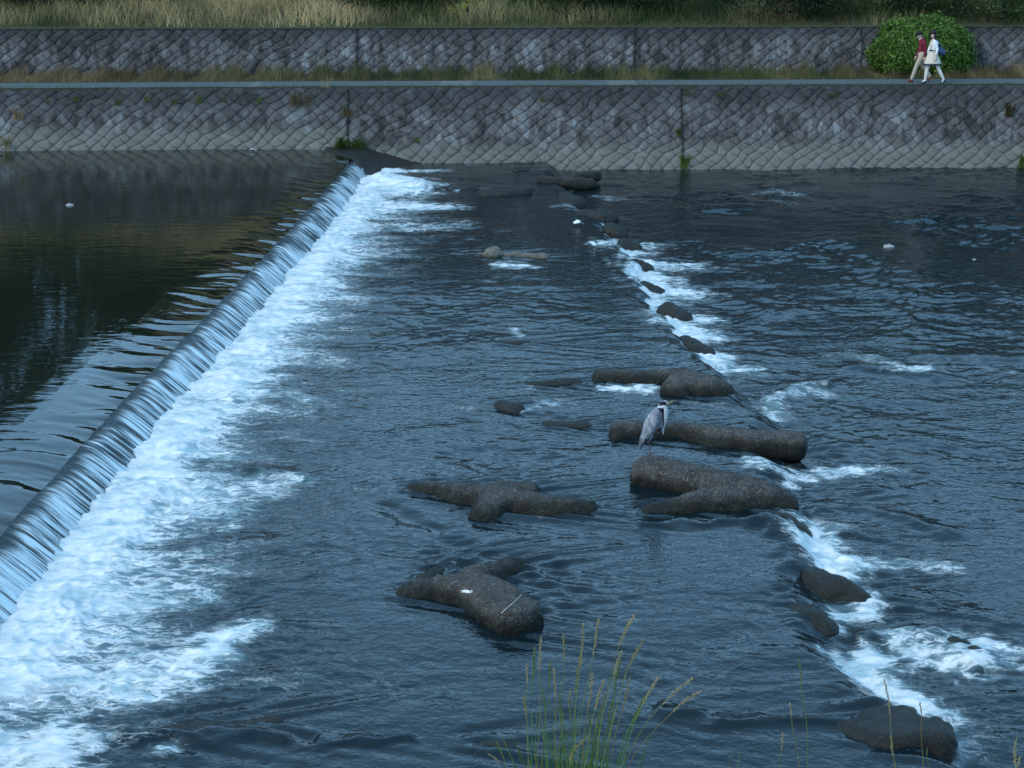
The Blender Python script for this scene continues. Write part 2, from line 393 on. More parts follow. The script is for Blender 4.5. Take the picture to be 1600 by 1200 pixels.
# ------------------------------------------------------------------ concrete blocks and rocks in the water
def block(name, label, cat, arms, mat=None, group='concrete blocks lying in the shallow river', vox=.03, amp=.052, seed=0, foot=True, z0=0.0, top=None):
    """arms: list of chains of (px, py, centre height, radius)"""
    caps = []
    for ch in arms:
        pts = [(P(a, b, h), r) for a, b, h, r in ch]
        for (p0, r0), (p1, r1) in zip(pts[:-1], pts[1:]): caps.append((p0, p1, r0, r1))
        if len(pts) == 1: caps.append((pts[0][0], pts[0][0]+Vector((.02, 0, 0)), pts[0][1], pts[0][1]))
        if foot:
            for p, r in pts: ROCKFOOT.append((p.x, p.y, r))
    c0 = sum((c[0] for c in caps), Vector())/len(caps)
    me = fuse(name, caps, vox, amp, 2.2, seed, 3, .55 if top and top > .1 else 1)
    if top:      # these blocks are cast with flattish upper faces
        n = len(me.vertices); c = np.empty(n*3, np.float32); me.vertices.foreach_get('co', c); c = c.reshape(-1, 3)
        k = top*.62; z = c[:, 2]; c[:, 2] = np.where(z > k, k+(top-k)*np.tanh((z-k)/(top-k)*.8), z)
        c[:, 2] += .012*perlin(c[:, 0]*9, c[:, 1]*9, seed+40)*(z > .02)
        me.vertices.foreach_set('co', c.ravel()); me.update()
    org = Vector((c0.x, c0.y, z0)); me.transform(Matrix.Translation(-org))
    o = link(name, me, mat or M_BLOCK); o.location = org
    tag(o, label, cat, group)
    return o

block('concrete_block', 'three-legged concrete block whose square end drops into the rapid, behind the heron', 'concrete block',
      [[(934, 593, .0, .17), (1010, 593, .0, .18), (1075, 595, .02, .24)], [(1070, 597, .04, .28), (1095, 607, .04, .32), (1130, 620, -.10, .26)], [(1065, 602, .04, .27), (1055, 616, -.02, .27)]], seed=1, top=.24)
block('concrete_block', 'long log-shaped brown concrete block lying right behind the standing heron', 'concrete block',
      [[(962, 677, .02, .20), (1060, 676, .02, .17), (1110, 686, .0, .22), (1170, 692, .03, .25), (1244, 695, .04, .25)], [(1110, 692, -.02, .22), (1162, 708, -.14, .2)]], seed=2, top=.24)
block('concrete_block', 'large tapering concrete block that the grey heron stands on', 'concrete block',
      [[(1006, 736, .12, .27), (1080, 755, .06, .30), (1140, 772, .02, .32), (1200, 784, -.02, .25), (1238, 793, -.08, .16)], [(1130, 784, .0, .24), (1075, 794, -.01, .19), (1008, 803, -.04, .13)], [(1110, 788, 0.0, .24), (1195, 791, -.06, .2)]], seed=3, top=.37)
block('concrete_block', 'low T-shaped concrete block alone in midstream with a pointed left arm', 'concrete block',
      [[(641, 768, -.03, .12), (700, 774, -.02, .20), (765, 784, -.01, .27), (800, 788, -.01, .28)], [(790, 788, -.02, .26), (860, 798, -.03, .22), (924, 802, -.06, .17)], [(775, 790, -.02, .27), (762, 806, -.04, .25), (754, 817, -.07, .20)], [(780, 778, -.03, .26), (830, 778, -.05, .22)]], seed=4, top=.20)
WB = block('concrete_block', 'bent concrete block above the tall grass, a pale twig and white splash on top', 'concrete block',
      [[(626, 937, -.07, .16), (690, 928, -.03, .24), (745, 930, .01, .31), (785, 954, .05, .34), (812, 971, .06, .31)], [(735, 918, -.03, .27), (780, 902, -.05, .21), (814, 888, -.08, .14)], [(665, 918, -.1, .17), (690, 900, -.13, .14)]], seed=5, top=.28)
block('concrete_block', 'half drowned dark block with water sliding over it beside the lower cascade', 'concrete block',
      [[(1270, 912, -.20, .2), (1305, 925, -.18, .22), (1342, 942, -.24, .16)], [(1235, 960, -.18, .18), (1262, 975, -.16, .24), (1288, 990, -.2, .18)]], M_BLOCKD, seed=6, top=.05)
block('concrete_block', 'dark boulder-like block at the bottom right edge with a pale worn patch', 'concrete block',
      [[(1320, 1155, -.18, .24), (1380, 1165, -.12, .30), (1465, 1165, -.12, .28)], [(1360, 1150, -.15, .30), (1420, 1150, -.13, .30)]], M_BLOCKD, seed=7, top=.13)
block('concrete_block', 'flat pale concrete block far out in midstream with one rounded hump', 'concrete block',
      [[(705, 403, -.14, .14), (770, 404, -.08, .16), (850, 407, -.06, .17)], [(768, 400, -.0, .2), (772, 398, .02, .2)]], stone_mat('dry_block_concrete', (.07, .066, .055), (.22, .2, .165), -.02), seed=8, vox=.04)
block('concrete_block', 'small dark two-armed concrete block beyond the flat pale one', 'concrete block',
      [[(755, 307, -.05, .2), (785, 307, -.05, .2), (822, 301, .0, .18)]], M_BLOCKD, seed=9, vox=.05)
block('concrete_block', 'farthest long low concrete block near the foot of the river wall', 'concrete block',
      [[(845, 286, -.04, .17), (885, 287, -.03, .19), (922, 288, -.06, .19)], [(905, 278, -.02, .15), (930, 276, -.02, .17)]], seed=10, vox=.05)
block('concrete_block', 'short stub of a dark block showing just off the river wall', 'concrete block',
      [[(808, 268, -.02, .15), (822, 269, -.05, .15)]], M_BLOCKD, seed=11, vox=.05)
# drowned stones that barely break the surface
for i, (lab, ch) in enumerate([
   ('small dark square stump breaking the surface left of the heron', [(785, 640, -.05, .16), (805, 645, -.05, .17)]),
   ('thin dark ridge of a drowned block left of the heron, above the stump', [(825, 606, -.055, .12), (900, 602, -.055, .12)]),
   ('narrow dark ridge of a drowned block level with the heron feet', [(855, 670, -.06, .13), (915, 670, -.06, .125)]),
   ('faint drowned dark streak of stone midway across the upper channel', [(780, 543, -.07, .13), (822, 541, -.07, .125)]),
   ('dark weedy crust of a drowned block behind the bent block with the twig', [(665, 893, -.13, .14), (700, 890, -.13, .145)]),
   ('dark drowned stone at the bottom edge left of the tall grass', [(740, 1180, -.12, .14), (790, 1180, -.11, .14)]),
   ('drowned ledge of dark stone near the bottom left corner', [(250, 1160, -.14, .17), (430, 1145, -.14, .17)])]):
    block('drowned_stone', lab, 'stone', [ch], M_BLOCKD, 'stones barely breaking the surface', seed=20+i, amp=.04)
# wet domed stones of the second sill
for i, (lab, ch) in enumerate([
   ('low dark sill stone farthest along the ragged row, by the wall', [(885, 322, -.10, .3), (900, 322, -.1, .28)]),
   ('reddish dark low sill stone behind the white litter', [(912, 342, -.08, .25), (940, 343, -.06, .22), (955, 343, -.08, .2)]),
   ('black steep-sided sill stone standing at the first white drop', [(955, 363, -.06, .22), (970, 366, -.1, .2)]),
   ('dark dripping sill stone with a thin veil on its left', [(968, 386, -.1, .22), (983, 388, -.13, .18)]),
   ('dark sill stone between two small white spills', [(985, 417, -.11, .22), (1003, 421, -.13, .17)]),
   ('brown glossy sill stone under a clear sheet of water', [(1000, 452, -.14, .22), (1022, 458, -.16, .16)]),
   ('dark glossy sill stone beside the widest white spill', [(1035, 487, -.11, .22), (1060, 495, -.14, .18)]),
   ('broad low sill stone nearest the block behind the heron', [(1060, 540, -.12, .22), (1095, 552, -.15, .18)]),
   ('rounded sill hump with water curling over it below the heron block', [(1215, 828, -.16, .24), (1240, 840, -.2, .2)])]):
    far = i < 3
    ch2 = [(a+(0 if far else 8), b+(0 if far else 3), h-(.04 if far else (.06, .10, .06, .11, .08, .10)[i % 6]), r*1.05) for a, b, h, r in ch]
    a, b, h, r = ch2[-1]
    block('sill_stone', lab, 'stone', [ch2, [(a-6, b+3, h-.03, r*.95), (a-16, b-5, h-.02, r*1.1)]], M_BLOCKD, 'stones along the ragged lower sill', seed=30+i, amp=.06, foot=False)
# cobbles in the bottom right rapid
for i, (a, b, r, lab) in enumerate([(1345, 995, .1, 'brown cobble at the head of the bottom right rapid'), (1395, 992, .09, 'second brown cobble in the bottom right rapid'),
      (1440, 1000, .1, 'middle cobble of the bottom right rapid, weed on top'), (1490, 1008, .11, 'yellow-brown cobble where the bottom right rapid turns white'), (1525, 1020, .09, 'outermost cobble of the bottom right rapid')]):
    block('cobble', lab, 'stone', [[(a, b, ZL+.02, r), (a+14, b+2, ZL+.0, r*.8)]], M_BLOCKD, 'cobbles in the bottom right rapid', seed=50+i, foot=False, vox=.02)
# lone pale stones and litter
def small_stone(px, py, h, r, lab, seed, grp='lone pale stones showing above the water', mat=M_PALE):
    p = P(px, py, h)
    me = fuse('stone', [((-.5*r, 0, 0), (.6*r, .1*r, 0), .62*r, .5*r, .75), ((0, 0, .2*r), (.1*r, 0, .45*r), .45*r, .25*r)], max(.012, r*.1), r*.12, 2/r, seed, 1)
    o = link('pale_stone', me, mat); o.location = p; tag(o, lab, 'stone', grp); return o
small_stone(109, 321, ZP, .09, 'small pale stone poking out of the still upper pool', 60)
small_stone(1389, 386, ZL, .12, 'pale pyramid-shaped stone alone in the right-hand water', 61)
small_stone(1522, 406, ZL, .05, 'tiny whitish stone right of the pyramid-shaped pale stone', 62)
M_LIT = flat('litter_plastic', (.75, .78, .8), .5, .1)
def litter(px, py, h, sz, lab, rz):
    p = P(px, py, h); n = 9
    g = np.linspace(-1, 1, n); X, Y = np.meshgrid(g, g)
    Z = .25*np.maximum(0, 1-np.abs(X)*.9)*(.6+.5*perlin(X*2+px, Y*2, 4))
    V = np.stack([X*sz[0], Y*sz[1]*(1-.25*np.abs(X)), Z*sz[2]], -1).reshape(-1, 3)
    V2 = V.copy(); V2[:, 2] -= .012
    F = grid_faces(n, n); me = npmesh('litter', np.concatenate([V, V2]), np.concatenate([F, F[:, ::-1]+len(V)]), True)
    o = link('litter_scrap', me, M_LIT); o.location = p; o.rotation_euler = (0, .1, rz); tag(o, lab, 'litter', 'scraps of white litter'); return o
litter(904, 349, .06, (.12, .12, .5), 'small tent-shaped white scrap on the sill stones', .3)
litter(924, 381, .06, (.13, .06, .35), 'narrow folded white scrap lying on the ragged sill', -.9)
litter(395, 234, ZP+.05, (.11, .03, .2), 'tiny white scrap at the waterline of the left wall', .05)
# twig and splash on the bent block, set on its real surface
dg = bpy.context.evaluated_depsgraph_get()
def on_obj(o, px, py):
    mw = o.matrix_world if o.matrix_world.translation.length > 0 else Matrix.Translation(o.location)
    mw = Matrix.Translation(o.location)
    d = (P(px, py, 0)-Vector((0, 0, H))).normalized(); inv = mw.inverted()
    ok, loc, nrm, _ = o.evaluated_get(bpy.context.evaluated_depsgraph_get()).ray_cast(inv @ Vector((0, 0, H)), d)
    return (mw @ loc, nrm) if ok else (P(px, py, .2), Vector((0, 0, 1)))
def tube(name, pts, r0, r1, n=5):
    V = []; F = []
    for i, p in enumerate(pts):
        p = Vector(p); t = i/(len(pts)-1)
        d = (Vector(pts[min(i+1, len(pts)-1)])-Vector(pts[max(i-1, 0)])).normalized(); q = d.to_track_quat('Z', 'Y'); r = r0+(r1-r0)*t
        for j in range(n): V.append(p+q @ Vector((r*cos(2*pi*j/n), r*sin(2*pi*j/n), 0)))
    for i in range(len(pts)-1):
        for j in range(n): a = i*n+j; b = i*n+(j+1) % n; F.append((a, b, b+n, a+n))
    F.append(tuple(range(n))[::-1]); F.append(tuple(range(len(V)-n, len(V))))
    me = bpy.data.meshes.new(name); me.from_pydata(V, [], F); return me
tw = [on_obj(WB, a, b)[0]+Vector((0, 0, .012)) for a, b in ((783, 960), (792, 952), (803, 942), (811, 935), (815, 931))]
o = link('twig', tube('twig', tw, .008, .004), flat('dry_stalk', (.42, .38, .32), .8, .15)); tag(o, 'thin pale dry stalk bent across the end of the concrete block', 'twig')
V = [on_obj(WB, 730, 925)[0]+Vector((0, 0, .006))]; F = []
for k in range(30):
    a = 2*pi*k/30; rr = random.uniform(.45, 1.15); V.append(on_obj(WB, 730+11*rr*cos(a), 925+3.6*rr*sin(a))[0]+Vector((0, 0, .005)))
for k in range(30): F.append((0, 1+(k+1) % 30, 1+k))
me = bpy.data.meshes.new('s'); me.from_pydata(V, [], F)
me.transform(WB.matrix_basis.inverted()); o = link('droppings', me, flat('droppings_white', (.8, .82, .8), .8, .1)); o.parent = WB; o['label'] = 'white spattered patch'

# ------------------------------------------------------------------ river surface
def river():
    nr, nc = 1080, 760
    k = .75; a0, a1 = 9.0**-k, 47.9**-k
    rows = np.linspace(a0, a1, nr)**(-1/k)
    t = np.linspace(0, 1, nc)
    Y = np.repeat(rows[:, None], nc, 1)
    XL = xb(Y)-.35; XR = .40*Y+.9
    X = XL+(XR-XL)*t[None, :]
    Xf = XR[:, -1:]+np.linspace(.3, 9, 26)[None, :]**2
    X = np.concatenate([X, Xf], 1); Y = np.repeat(rows[:, None], X.shape[1], 1); nc = X.shape[1]
    keep = np.minimum(yw(X, -.2)+.25, 1e9)
    Y = np.minimum(Y, keep)
    d = X-xb(Y)                       # distance below the weir
    s = X-sill_x(Y)
    # ---- foam density
    wd = 1.75+.8*fbm(Y*.45, Y*0+2, 11, 3)+.45*perlin(Y*1.9, X*.6, 12)+.25*perlin(Y*5, X*.9, 14)+.35*sst(24, 14, Y)-.85*sst(39, 44.5, Y)
    D = 1.12*np.exp(-(np.maximum(d-.05, 0)/(wd*.50))**1.25)*sst(-.2, .0, d+.2)+.26*np.exp(-(np.maximum(d, 0)/(wd*1.35))**2.5)
    D = np.where(Y > 45.2, D*sst(46.3, 45.2, Y), D)
    D *= 1-.5*sst(.1, .7, -fbm(X*.5+3, Y*1.1, 15, 3)*1.6-.0)*sst(.25, .8, d)
    D *= .25+.75*sst(12.7, 13.9, Y+.5*perlin(X*1.2, Y, 19))
    # foot of the sill
    ds = np.maximum(s-.1, 0)
    sp = np.interp(Y, [11, 13.2, 14.2, 15.2, 16.5, 17.5, 18.6, 19.6, 25.4, 26.5, 28, 33, 36, 39, 41, 50], [.05, .4, .7, .15, .3, .7, .5, .05, .3, .9, 1.05, 1.05, .85, .5, .2, 0])
    sw = .42+.3*perlin(Y*1.3, Y*0+7, 16)+.25*perlin(Y*4.1, Y*0+3, 17)
    D += sp*np.exp(-(ds/np.maximum(sw, .12))**1.3)*sst(-.02, .14, s)
    for pts, r, a in FOAM:
        r *= 1.8; a *= .72
        L = px_line(pts, 0 if pts[0][0] < 1000 else ZL); xs = [q[0] for q in L]; ys = [q[1] for q in L]
        m = (X > min(xs)-3*r) & (X < max(xs)+3*r) & (Y > min(ys)-3*r) & (Y < max(ys)+3*r)
        if m.any():
            XX = X[m]+.6*r*perlin(X[m]*5, Y[m]*5, 21)+.7*r*perlin(X[m]*1.7, Y[m]*1.7, 22); YY = Y[m]+.7*r*perlin(X[m]*4, Y[m]*6, 23)
            D[m] += a*np.exp(-(seg_dist(XX, YY, L)/r)**2)
    wash = np.zeros_like(X)
    for x, y, r in ROCKFOOT:
        m = (np.abs(X-x) < r+.35) & (np.abs(Y-y) < r+.35)
        q = np.hypot(X[m]-x, Y[m]-y)-r*.95; wash[m] = np.maximum(wash[m], np.exp(-(q/.05)**2))
    D += .16*wash*(.5+perlin(X*3, Y*3, 25))
    # stray flecks in the fast water
    rough = .5+.5*fbm(X*.22, Y*.22, 31, 3)*1.6
    D += np.clip(fbm(X*.7, Y*1.1, 33, 3)-.30, 0, 1)*.9*sst(4.0, 1.5, np.abs(d-3.2))
    D += np.clip(fbm(X*.6, Y*1.0, 35, 3)-.34, 0, 1)*.7*sst(0, .5, s)*sst(7, 2, s)
    D = np.clip(D, 0, 1.1)
    # ---- relief
    Z = ZL*sst(-.12-.3*sst(26, 20, Y), .28, s)+.02*np.exp(-((s+.25)/.25)**2)
    Z += .05*np.exp(-((s-.45)/.2)**2)*sp*(.6+.8*perlin(Y*2.2, X*0, 18))
    amp = .28+1.15*sst(-.25, .45, fbm(X*.28+3, Y*.22, 38, 3)*1.5)+.5*np.exp(-((s-1.2)/1.2)**2)+.4*np.exp(-np.maximum(d-1, 0)/1.5)
    wx = X+.3*perlin(X*.7, Y*.7, 40); wy = Y+.25*perlin(X*.6, Y*.7, 41)
    Z += (.006*fbm(wx*.5, wy*2.6, 56, 2)+.003*perlin(wx*1.1, wy*6.5, 58))*(.4+.6*sst(.1, -.4, fbm(X*.28+3, Y*.22, 38, 3)*1.5))+amp*(.028*fbm(wx*.45, wy*.7, 42, 2)+.016*fbm(wx*1.1, wy*1.6, 44, 2)+.0065*(1-2*np.abs(perlin(wx*2.2+.3*wy, wy*3.3, 46)))
              +(.0045+.0035*sst(26, 34, Y)*sst(.5, 3, s))*perlin(wx*3.8-.8*wy, wy*5.2, 47)+.0020*perlin(wx*8, wy*11+wx*2, 48)+.0005*perlin(wx*15-wy*2, wy*20, 49))*(1+1.3*sst(24, 36, Y)*sst(1, 4, s))
    # turbulence below the weir and in the white patches
    tb = np.clip(D, 0, 1)
    Z += tb*(.050*fbm(wx*1.6, wy*2.0, 50, 3)+.030*(1-2*np.abs(perlin(wx*3.6, wy*4.6, 52)))+.014*perlin(wx*9, wy*12, 53))
    Z += .05*sst(.5, .1, np.abs(d-.35))*(.6+perlin(Y*1.2, X, 54)*.8)*sst(-.1, .1, d)
    for pts, r, a in RELIEF:
        L = px_line(pts, 0 if pts[0][0] < 1200 else ZL); xs = [q[0] for q in L]; ys = [q[1] for q in L]
        m = (X > min(xs)-3*r) & (X < max(xs)+3*r) & (Y > min(ys)-3*r) & (Y < max(ys)+3*r)
        if m.any(): Z[m] += a*np.exp(-(seg_dist(X[m]+.1*perlin(X[m]*3, Y[m]*3, 61), Y[m]+.1*perlin(X[m]*3, Y[m]*3, 62), L)/r)**2)
    # wakes running downstream of the blocks
    for x, y, r in ROCKFOOT:
        m = (X > x-r-.4) & (X < x+2.4) & (np.abs(Y-y) < 1.1)
        dx = X[m]-x; dy = Y[m]-y
        Z[m] += .02*np.sin(20*(np.abs(dy)-.33*dx))*np.exp(-((np.abs(dy)-.33*np.maximum(dx, 0)-r)/.2)**2)*np.exp(-np.maximum(dx, 0)/.9)*sst(-.35, .15, dx)*sst(2.4, 1.6, dx)*sst(1.1, .7, np.abs(dy))
    # settle against the wall
    V = np.stack([X, Y, Z], -1).reshape(-1, 3)
    me = npmesh('river_water', V, grid_faces(nr, nc), True, {'foam': D.ravel()})
    tag(link('river_water', me, M_RIVER), kind='structure')
river()

# ------------------------------------------------------------------ upper pool, weir and falling sheet
PROF = [(-60, 0), (-30, 0), (-15, 0), (-9, 0), (-6, 0), (-4.5, 0), (-3.6, 0), (-3, -.001), (-2.5, -.004), (-2.2, -.009), (-1.9, -.018), (-1.6, -.034), (-1.4, -.048), (-1.2, -.062), (-1.05, -.074), (-.9, -.086),
        (-.78, -.098), (-.70, -.110), (-.64, -.128), (-.58, -.158), (-.52, -.200), (-.44, -.262), (-.36, -.328), (-.28, -.395), (-.2, -.462), (-.12, -.53), (-.04, -.61), (.03, -.69)]
pd = np.array([a for a, b in PROF]); pz = np.array([b for a, b in PROF])
def sheet(dx0, dx1, n, yr):
    dx = np.interp(np.linspace(0, 1, n), [0, 1], [dx0, dx1]) if dx0 > -8 else np.concatenate([-np.geomspace(60, 2.2, n-60), np.linspace(-2.17, dx1, 60)])
    Y = np.repeat(yr[:, None], n if dx0 > -8 else len(dx), 1); DX = np.repeat(dx[None, :], len(yr), 0)
    sc = 1.0+0*DX
    z = ZP+np.interp(DX, pd, pz)
    acc = sst(-2.2, -.5, DX)*sst(.0, -.35, DX+.0)     # quickening water
    drift = DX*.12
    yy = Y+drift+.4*perlin(DX*.6, Y*.5, 73)
    z += acc*(.060*fbm(DX*.42+.3*Y, yy*1.35, 70, 3, .45)+.007*perlin(DX*1.1, yy*4.6, 72)*(.3+sst(-.2, .4, perlin(Y*.7, DX*.4, 71))))
    fl = sst(-1.15, -.35, DX)
    z += fl*(.014*perlin(DX*.8, (Y+drift)*6.5, 74)+.009*perlin(DX*1.0, (Y+drift)*15, 75)+.004*perlin(DX, (Y+drift)*31, 76))
    X = xb(Y)+DX+(.06*perlin(Y*.8, Y*0, 77)+.03*perlin(Y*2.3, Y*0, 70))*fl
    s_end = sst(44.1, 45.0, Y)
    return DX, Y, X, z, fl, drift
YR = np.linspace(7.5, 45.3, 1720)
DX, Y, X, Z, fl, dr = sheet(-60, -.80, 150, np.linspace(7.5, 46.9, 900))
Z[Y > 45.0] = np.maximum(Z[Y > 45.0], ZP-.05)
Yc = np.minimum(Y, yw(X, ZP)+.12)
V = np.stack([X, Yc, Z], -1).reshape(-1, 3)
tag(link('pool_water', npmesh('pool_water', V, grid_faces(*X.shape), True, {'foam': X.ravel()*0}), M_POOL), kind='structure')
weir = empty('weir', (-4.8, 27, -.2), 'long low slanting weir with white water sheeting over its straight lip', 'weir')
DX, Y, X, Z, fl, dr = sheet(-.80, .03, 44, YR)
fo = sst(-.80, -.42, DX+.16*perlin(Y*5, Y*0, 78)+.12*perlin(Y*1.1, Y*0, 79))*.72+.35*sst(-.12, .0, DX)
st = np.stack([(Y+dr*1.0).ravel(), DX.ravel()*1.4, 0*DX.ravel()], 1)
me = npmesh('falling_water', np.stack([X, Y, Z], -1).reshape(-1, 3), grid_faces(*X.shape), True, {'foam': fo.ravel()})
at = me.attributes.new('st', 'FLOAT_VECTOR', 'POINT'); at.data.foreach_set('vector', st.astype(np.float32).ravel())
link('falling_water', me, M_FALL, weir)
M_DARKC = stone_mat('wet_weir_concrete', (.006, .006, .005), (.024, .021, .016), None, .5, .45)
ys = np.linspace(7.5, 44.6, 60); V = []
for y in ys:
    b = float(xb(y)); V += [(b-.95, y, -.8), (b-.95, y, ZP-.16), (b-.62, y, ZP-.24), (b-.08, y, -.30), (b-.08, y, -.8)]
F = [(i*5+j, i*5+j+1, (i+1)*5+j+1, (i+1)*5+j) for i in range(59) for j in range(4)]
link('concrete_sill', npmesh('sill', V, F), M_DARKC, weir)
# sloping wet apron closing the weir against the wall
def apron():
    nu, nv = 40, 24; V = []
    top = [P(520, 233, ZP+.06), P(545, 236, ZP+.05), P(575, 242, ZP+.02), P(600, 252, .2), P(640, 262, -.05), P(712, 266, -.24)]
    for i in range(nu):
        t = i/(nu-1)
        x = -5.7+t*4.6
        zt = float(np.interp(x, [-5.7, -4.75, -4.3, -3.6, -2.8, -1.9, -1.1], [.50, .49, .42, .22, .02, -.14, -.30]))
        for j in range(nv):
            v = j/(nv-1)
            yb = float(yw(x, zt))+.25; yf = float(np.interp(x, [-5.7, -4.9, -4.3, -3.9, -1.1], [46.4, 45.6, 44.75, 44.95, 46.7]))
            y = yb+(yf-yb)*v
            z = zt-(.10 if x < -4.5 else .34)*v**1.6+.02*float(perlin(x*3, y*3, 80))
            V.append((x, y, z))
    for j in range(nv): pass
    me = npmesh('apron', np.array(V), grid_faces(nu, nv)[:, ::-1], True)
    o = link('weir_apron', me, M_DARKC, weir)
    md = o.modifiers.new('s', 'SOLIDIFY'); md.thickness = .3; md.offset = 1
apron()

# ------------------------------------------------------------------ river walls of diamond-laid stone
def stone_wall(name, x0, x1, foot, batter, z0, z1, mat, seed, pw=.44, ph=.36, joints=()):
    """real stones: jittered diamonds, each a raised pillow on a mortar backing"""
    r = np.random.default_rng(seed)
    L = (z1-z0)*sqrt(1+batter**2); Hh = z1-z0
    ni = int((x1-x0)/(pw/2))+3; nj = int(L/(ph/2))+4
    # lattice vertices (i+j even) are diamond corners
    jx = (r.random((ni+2, nj+2))-.5)*pw*.24; jy = (r.random((ni+2, nj+2))-.5)*ph*.24
    def vert(i, j): return np.array([x0+(i-1)*pw/2+jx[i, j], (j-1)*ph/2+jy[i, j]])
    V = []; F = []; tone = []; gap = []
    for i in range(1, ni):
        for j in range(1, nj):
            if (i+j) % 2: continue
            c = np.array([vert(i-1, j), vert(i, j-1), vert(i+1, j), vert(i, j+1)])
            cen = c.mean(0)
            if cen[1] < -.1 or cen[1] > L+.1: continue
            tn = r.random()**1.5; gg = r.random()**1.6; rz = .012+.018*r.random(); tl = (r.random(2)-.5)*.025
            b = len(V)
            for sc_, hgt, gp in ((.975, -.015, gg), (.90, rz*.7, 0), (.5, rz, 0)):
                for q in c:
                    m1 = cen+(q-cen)*sc_; V.append((m1[0], m1[1], hgt+tl[0]*(q-cen)[0]+tl[1]*(q-cen)[1]*(sc_ < .9))); tone.append(tn); gap.append(gp)
            V.append((cen[0], cen[1], rz*1.05)); tone.append(tn); gap.append(0)
            for k in range(2):
                for q in range(4): a = b+k*4+q; e = b+k*4+(q+1) % 4; F.append((a, e, e+4, a+4))
            for q in range(4): F.append((b+8+q, b+8+(q+1) % 4, b+12, b+12))
    V = np.array(V); wu_, wv_ = V[:, 0].copy(), V[:, 1].copy()
    V[:, 0] += .13*perlin(wu_*.9, wv_*1.1, seed+20)+.05*perlin(wu_*2.3, wv_*2.6, seed+22); V[:, 1] += .10*perlin(wu_*.8, wv_*1.2, seed+21)+.05*perlin(wu_*2.1, wv_*2.4, seed+23)
    V[:, 1] = np.clip(V[:, 1], 0, L); tone = np.array(tone); gap = np.array(gap)
    for jx_ in joints:
        pass
    # backing
    nb = 60; xs = np.linspace(x0, x1, nb); bk = []
    for x in xs: bk += [(x, 0, -.012), (x, L, -.012), (x, L, -.45)]
    o = len(V); V = np.concatenate([V, np.array(bk)]); tone = np.concatenate([tone, np.full(nb*3, .5)]); gap = np.concatenate([gap, np.tile([1, 1, .0], nb)])
    F = [f if f[2] != f[3] else (f[0], f[1], f[2], f[2]) for f in F]
    quads = [f for f in F if f[2] != f[3]]; tris = [f[:3] for f in F if f[2] == f[3]]
    for i in range(nb-1):
        a = o+i*3; quads += [(a, a+3, a+4, a+1), (a+1, a+4, a+5, a+2)]
    u, s_, n_ = V[:, 0], V[:, 1], V[:, 2]
    cb = 1/sqrt(1+batter**2); sb = batter*cb
    z = z0+s_*cb+n_*sb; y = foot(u)+s_*sb-n_*cb
    W = np.stack([u, y, z], 1)
    me = bpy.data.meshes.new(name); me.from_pydata(W.tolist(), [], quads+tris)
    for nm, a in (('tone', tone), ('gap', gap), ('hh', (z-z0)/(z1-z0)), ('lb', (z-z0)/(z1-z0)-.21*(u < -5.05))):
        at = me.attributes.new(nm, 'FLOAT', 'POINT'); at.data.foreach_set('value', a.astype(np.float32))
    me.polygons.foreach_set('use_smooth', [True]*len(me.polygons))
    return link(name, me, mat)
ZT = 2.2
def foot_low(u): return yw(u, -.35)
wl = stone_wall('river_wall', -34, 46, foot_low, .4, -.35, ZT, M_WALL, 3)
tag(wl, 'lower battered river wall of diamond-laid grey stones rising from the water', 'wall')
def foot_up(u): return 51.4+.033*u
wu = stone_wall('terrace_wall', -38, 50, foot_up, .28, ZT-.1, 3.72, M_WALLU, 5, .42, .34)
tag(wu, 'upper retaining wall of diamond-laid grey stones above the footpath', 'wall')
# joints: narrow upright gaps filled with dark mortar
def strip(name, x, wd, foot, batter, z0, z1, off, mat, parent, wob=.05):
    V = []; n = 12
    for i in range(n+1):
        z = z0+(z1-z0)*i/n; y = float(foot(x))+batter*(z-z0)-off
        q = wob*float(perlin(z*3, x, 3)); V += [(x-wd+q, y, z), (x+wd+q, y, z), (x+wd+q, y+.2, z), (x-wd+q, y+.2, z)]
    F = []
    for i in range(n):
        for j in range(4): a = i*4+j; b = i*4+(j+1) % 4; F.append((a, b, b+4, a+4))
    F += [(0, 1, 2, 3), (n*4+3, n*4+2, n*4+1, n*4)]
    me = bpy.data.meshes.new(name); me.from_pydata(V, [], F); me.transform(parent.matrix_basis.inverted())
    return link(name, me, mat, parent)
M_JOINT = flat('joint_mortar', (.02, .02, .018), .9, .3)
for x in (-5.05, 5.25): strip('joint', x, .014, foot_low, .4, -.3, ZT-.02, .045, M_JOINT, wl)
for x in (4.05, 11.6, -5.1): strip('joint', x, .012, foot_up, .28, ZT, 3.7, .05, M_JOINT, wu)

# ------------------------------------------------------------------ terrace: kerb verge, path, grass ground, slope
def ribbon(name, x0, x1, ya, yb_, za, zb, mat, n=120, m=6, amp=.0, thick=0, seed=1):
    xs = np.linspace(x0, x1, n); t = np.linspace(0, 1, m)
    Xg, T = np.meshgrid(xs, t, indexing='ij'); A = ya(Xg); B = yb_(Xg)
    Yg = A+(B-A)*T; Zg = za+(zb-za)*T+amp*fbm(Xg*.7, Yg*.7, seed, 3)
    me = npmesh(name, np.stack([Xg, Yg, Zg], -1).reshape(-1, 3), grid_faces(n, m)[:, ::-1], True)
    return link(name, me, mat)
M_DIRT = flat('soil', (.045, .042, .028), .95, .4, 3)
M_GROUND = flat('grassy_ground', (.045, .055, .022), .95, .5, 1.5)
ytop = lambda u: yw(u, ZT)
tag(ribbon('verge_ground', -34, 46, lambda u: ytop(u)-.0, lambda u: foot_up(u)+.3, ZT-.005, ZT-.005, M_DIRT), kind='structure')
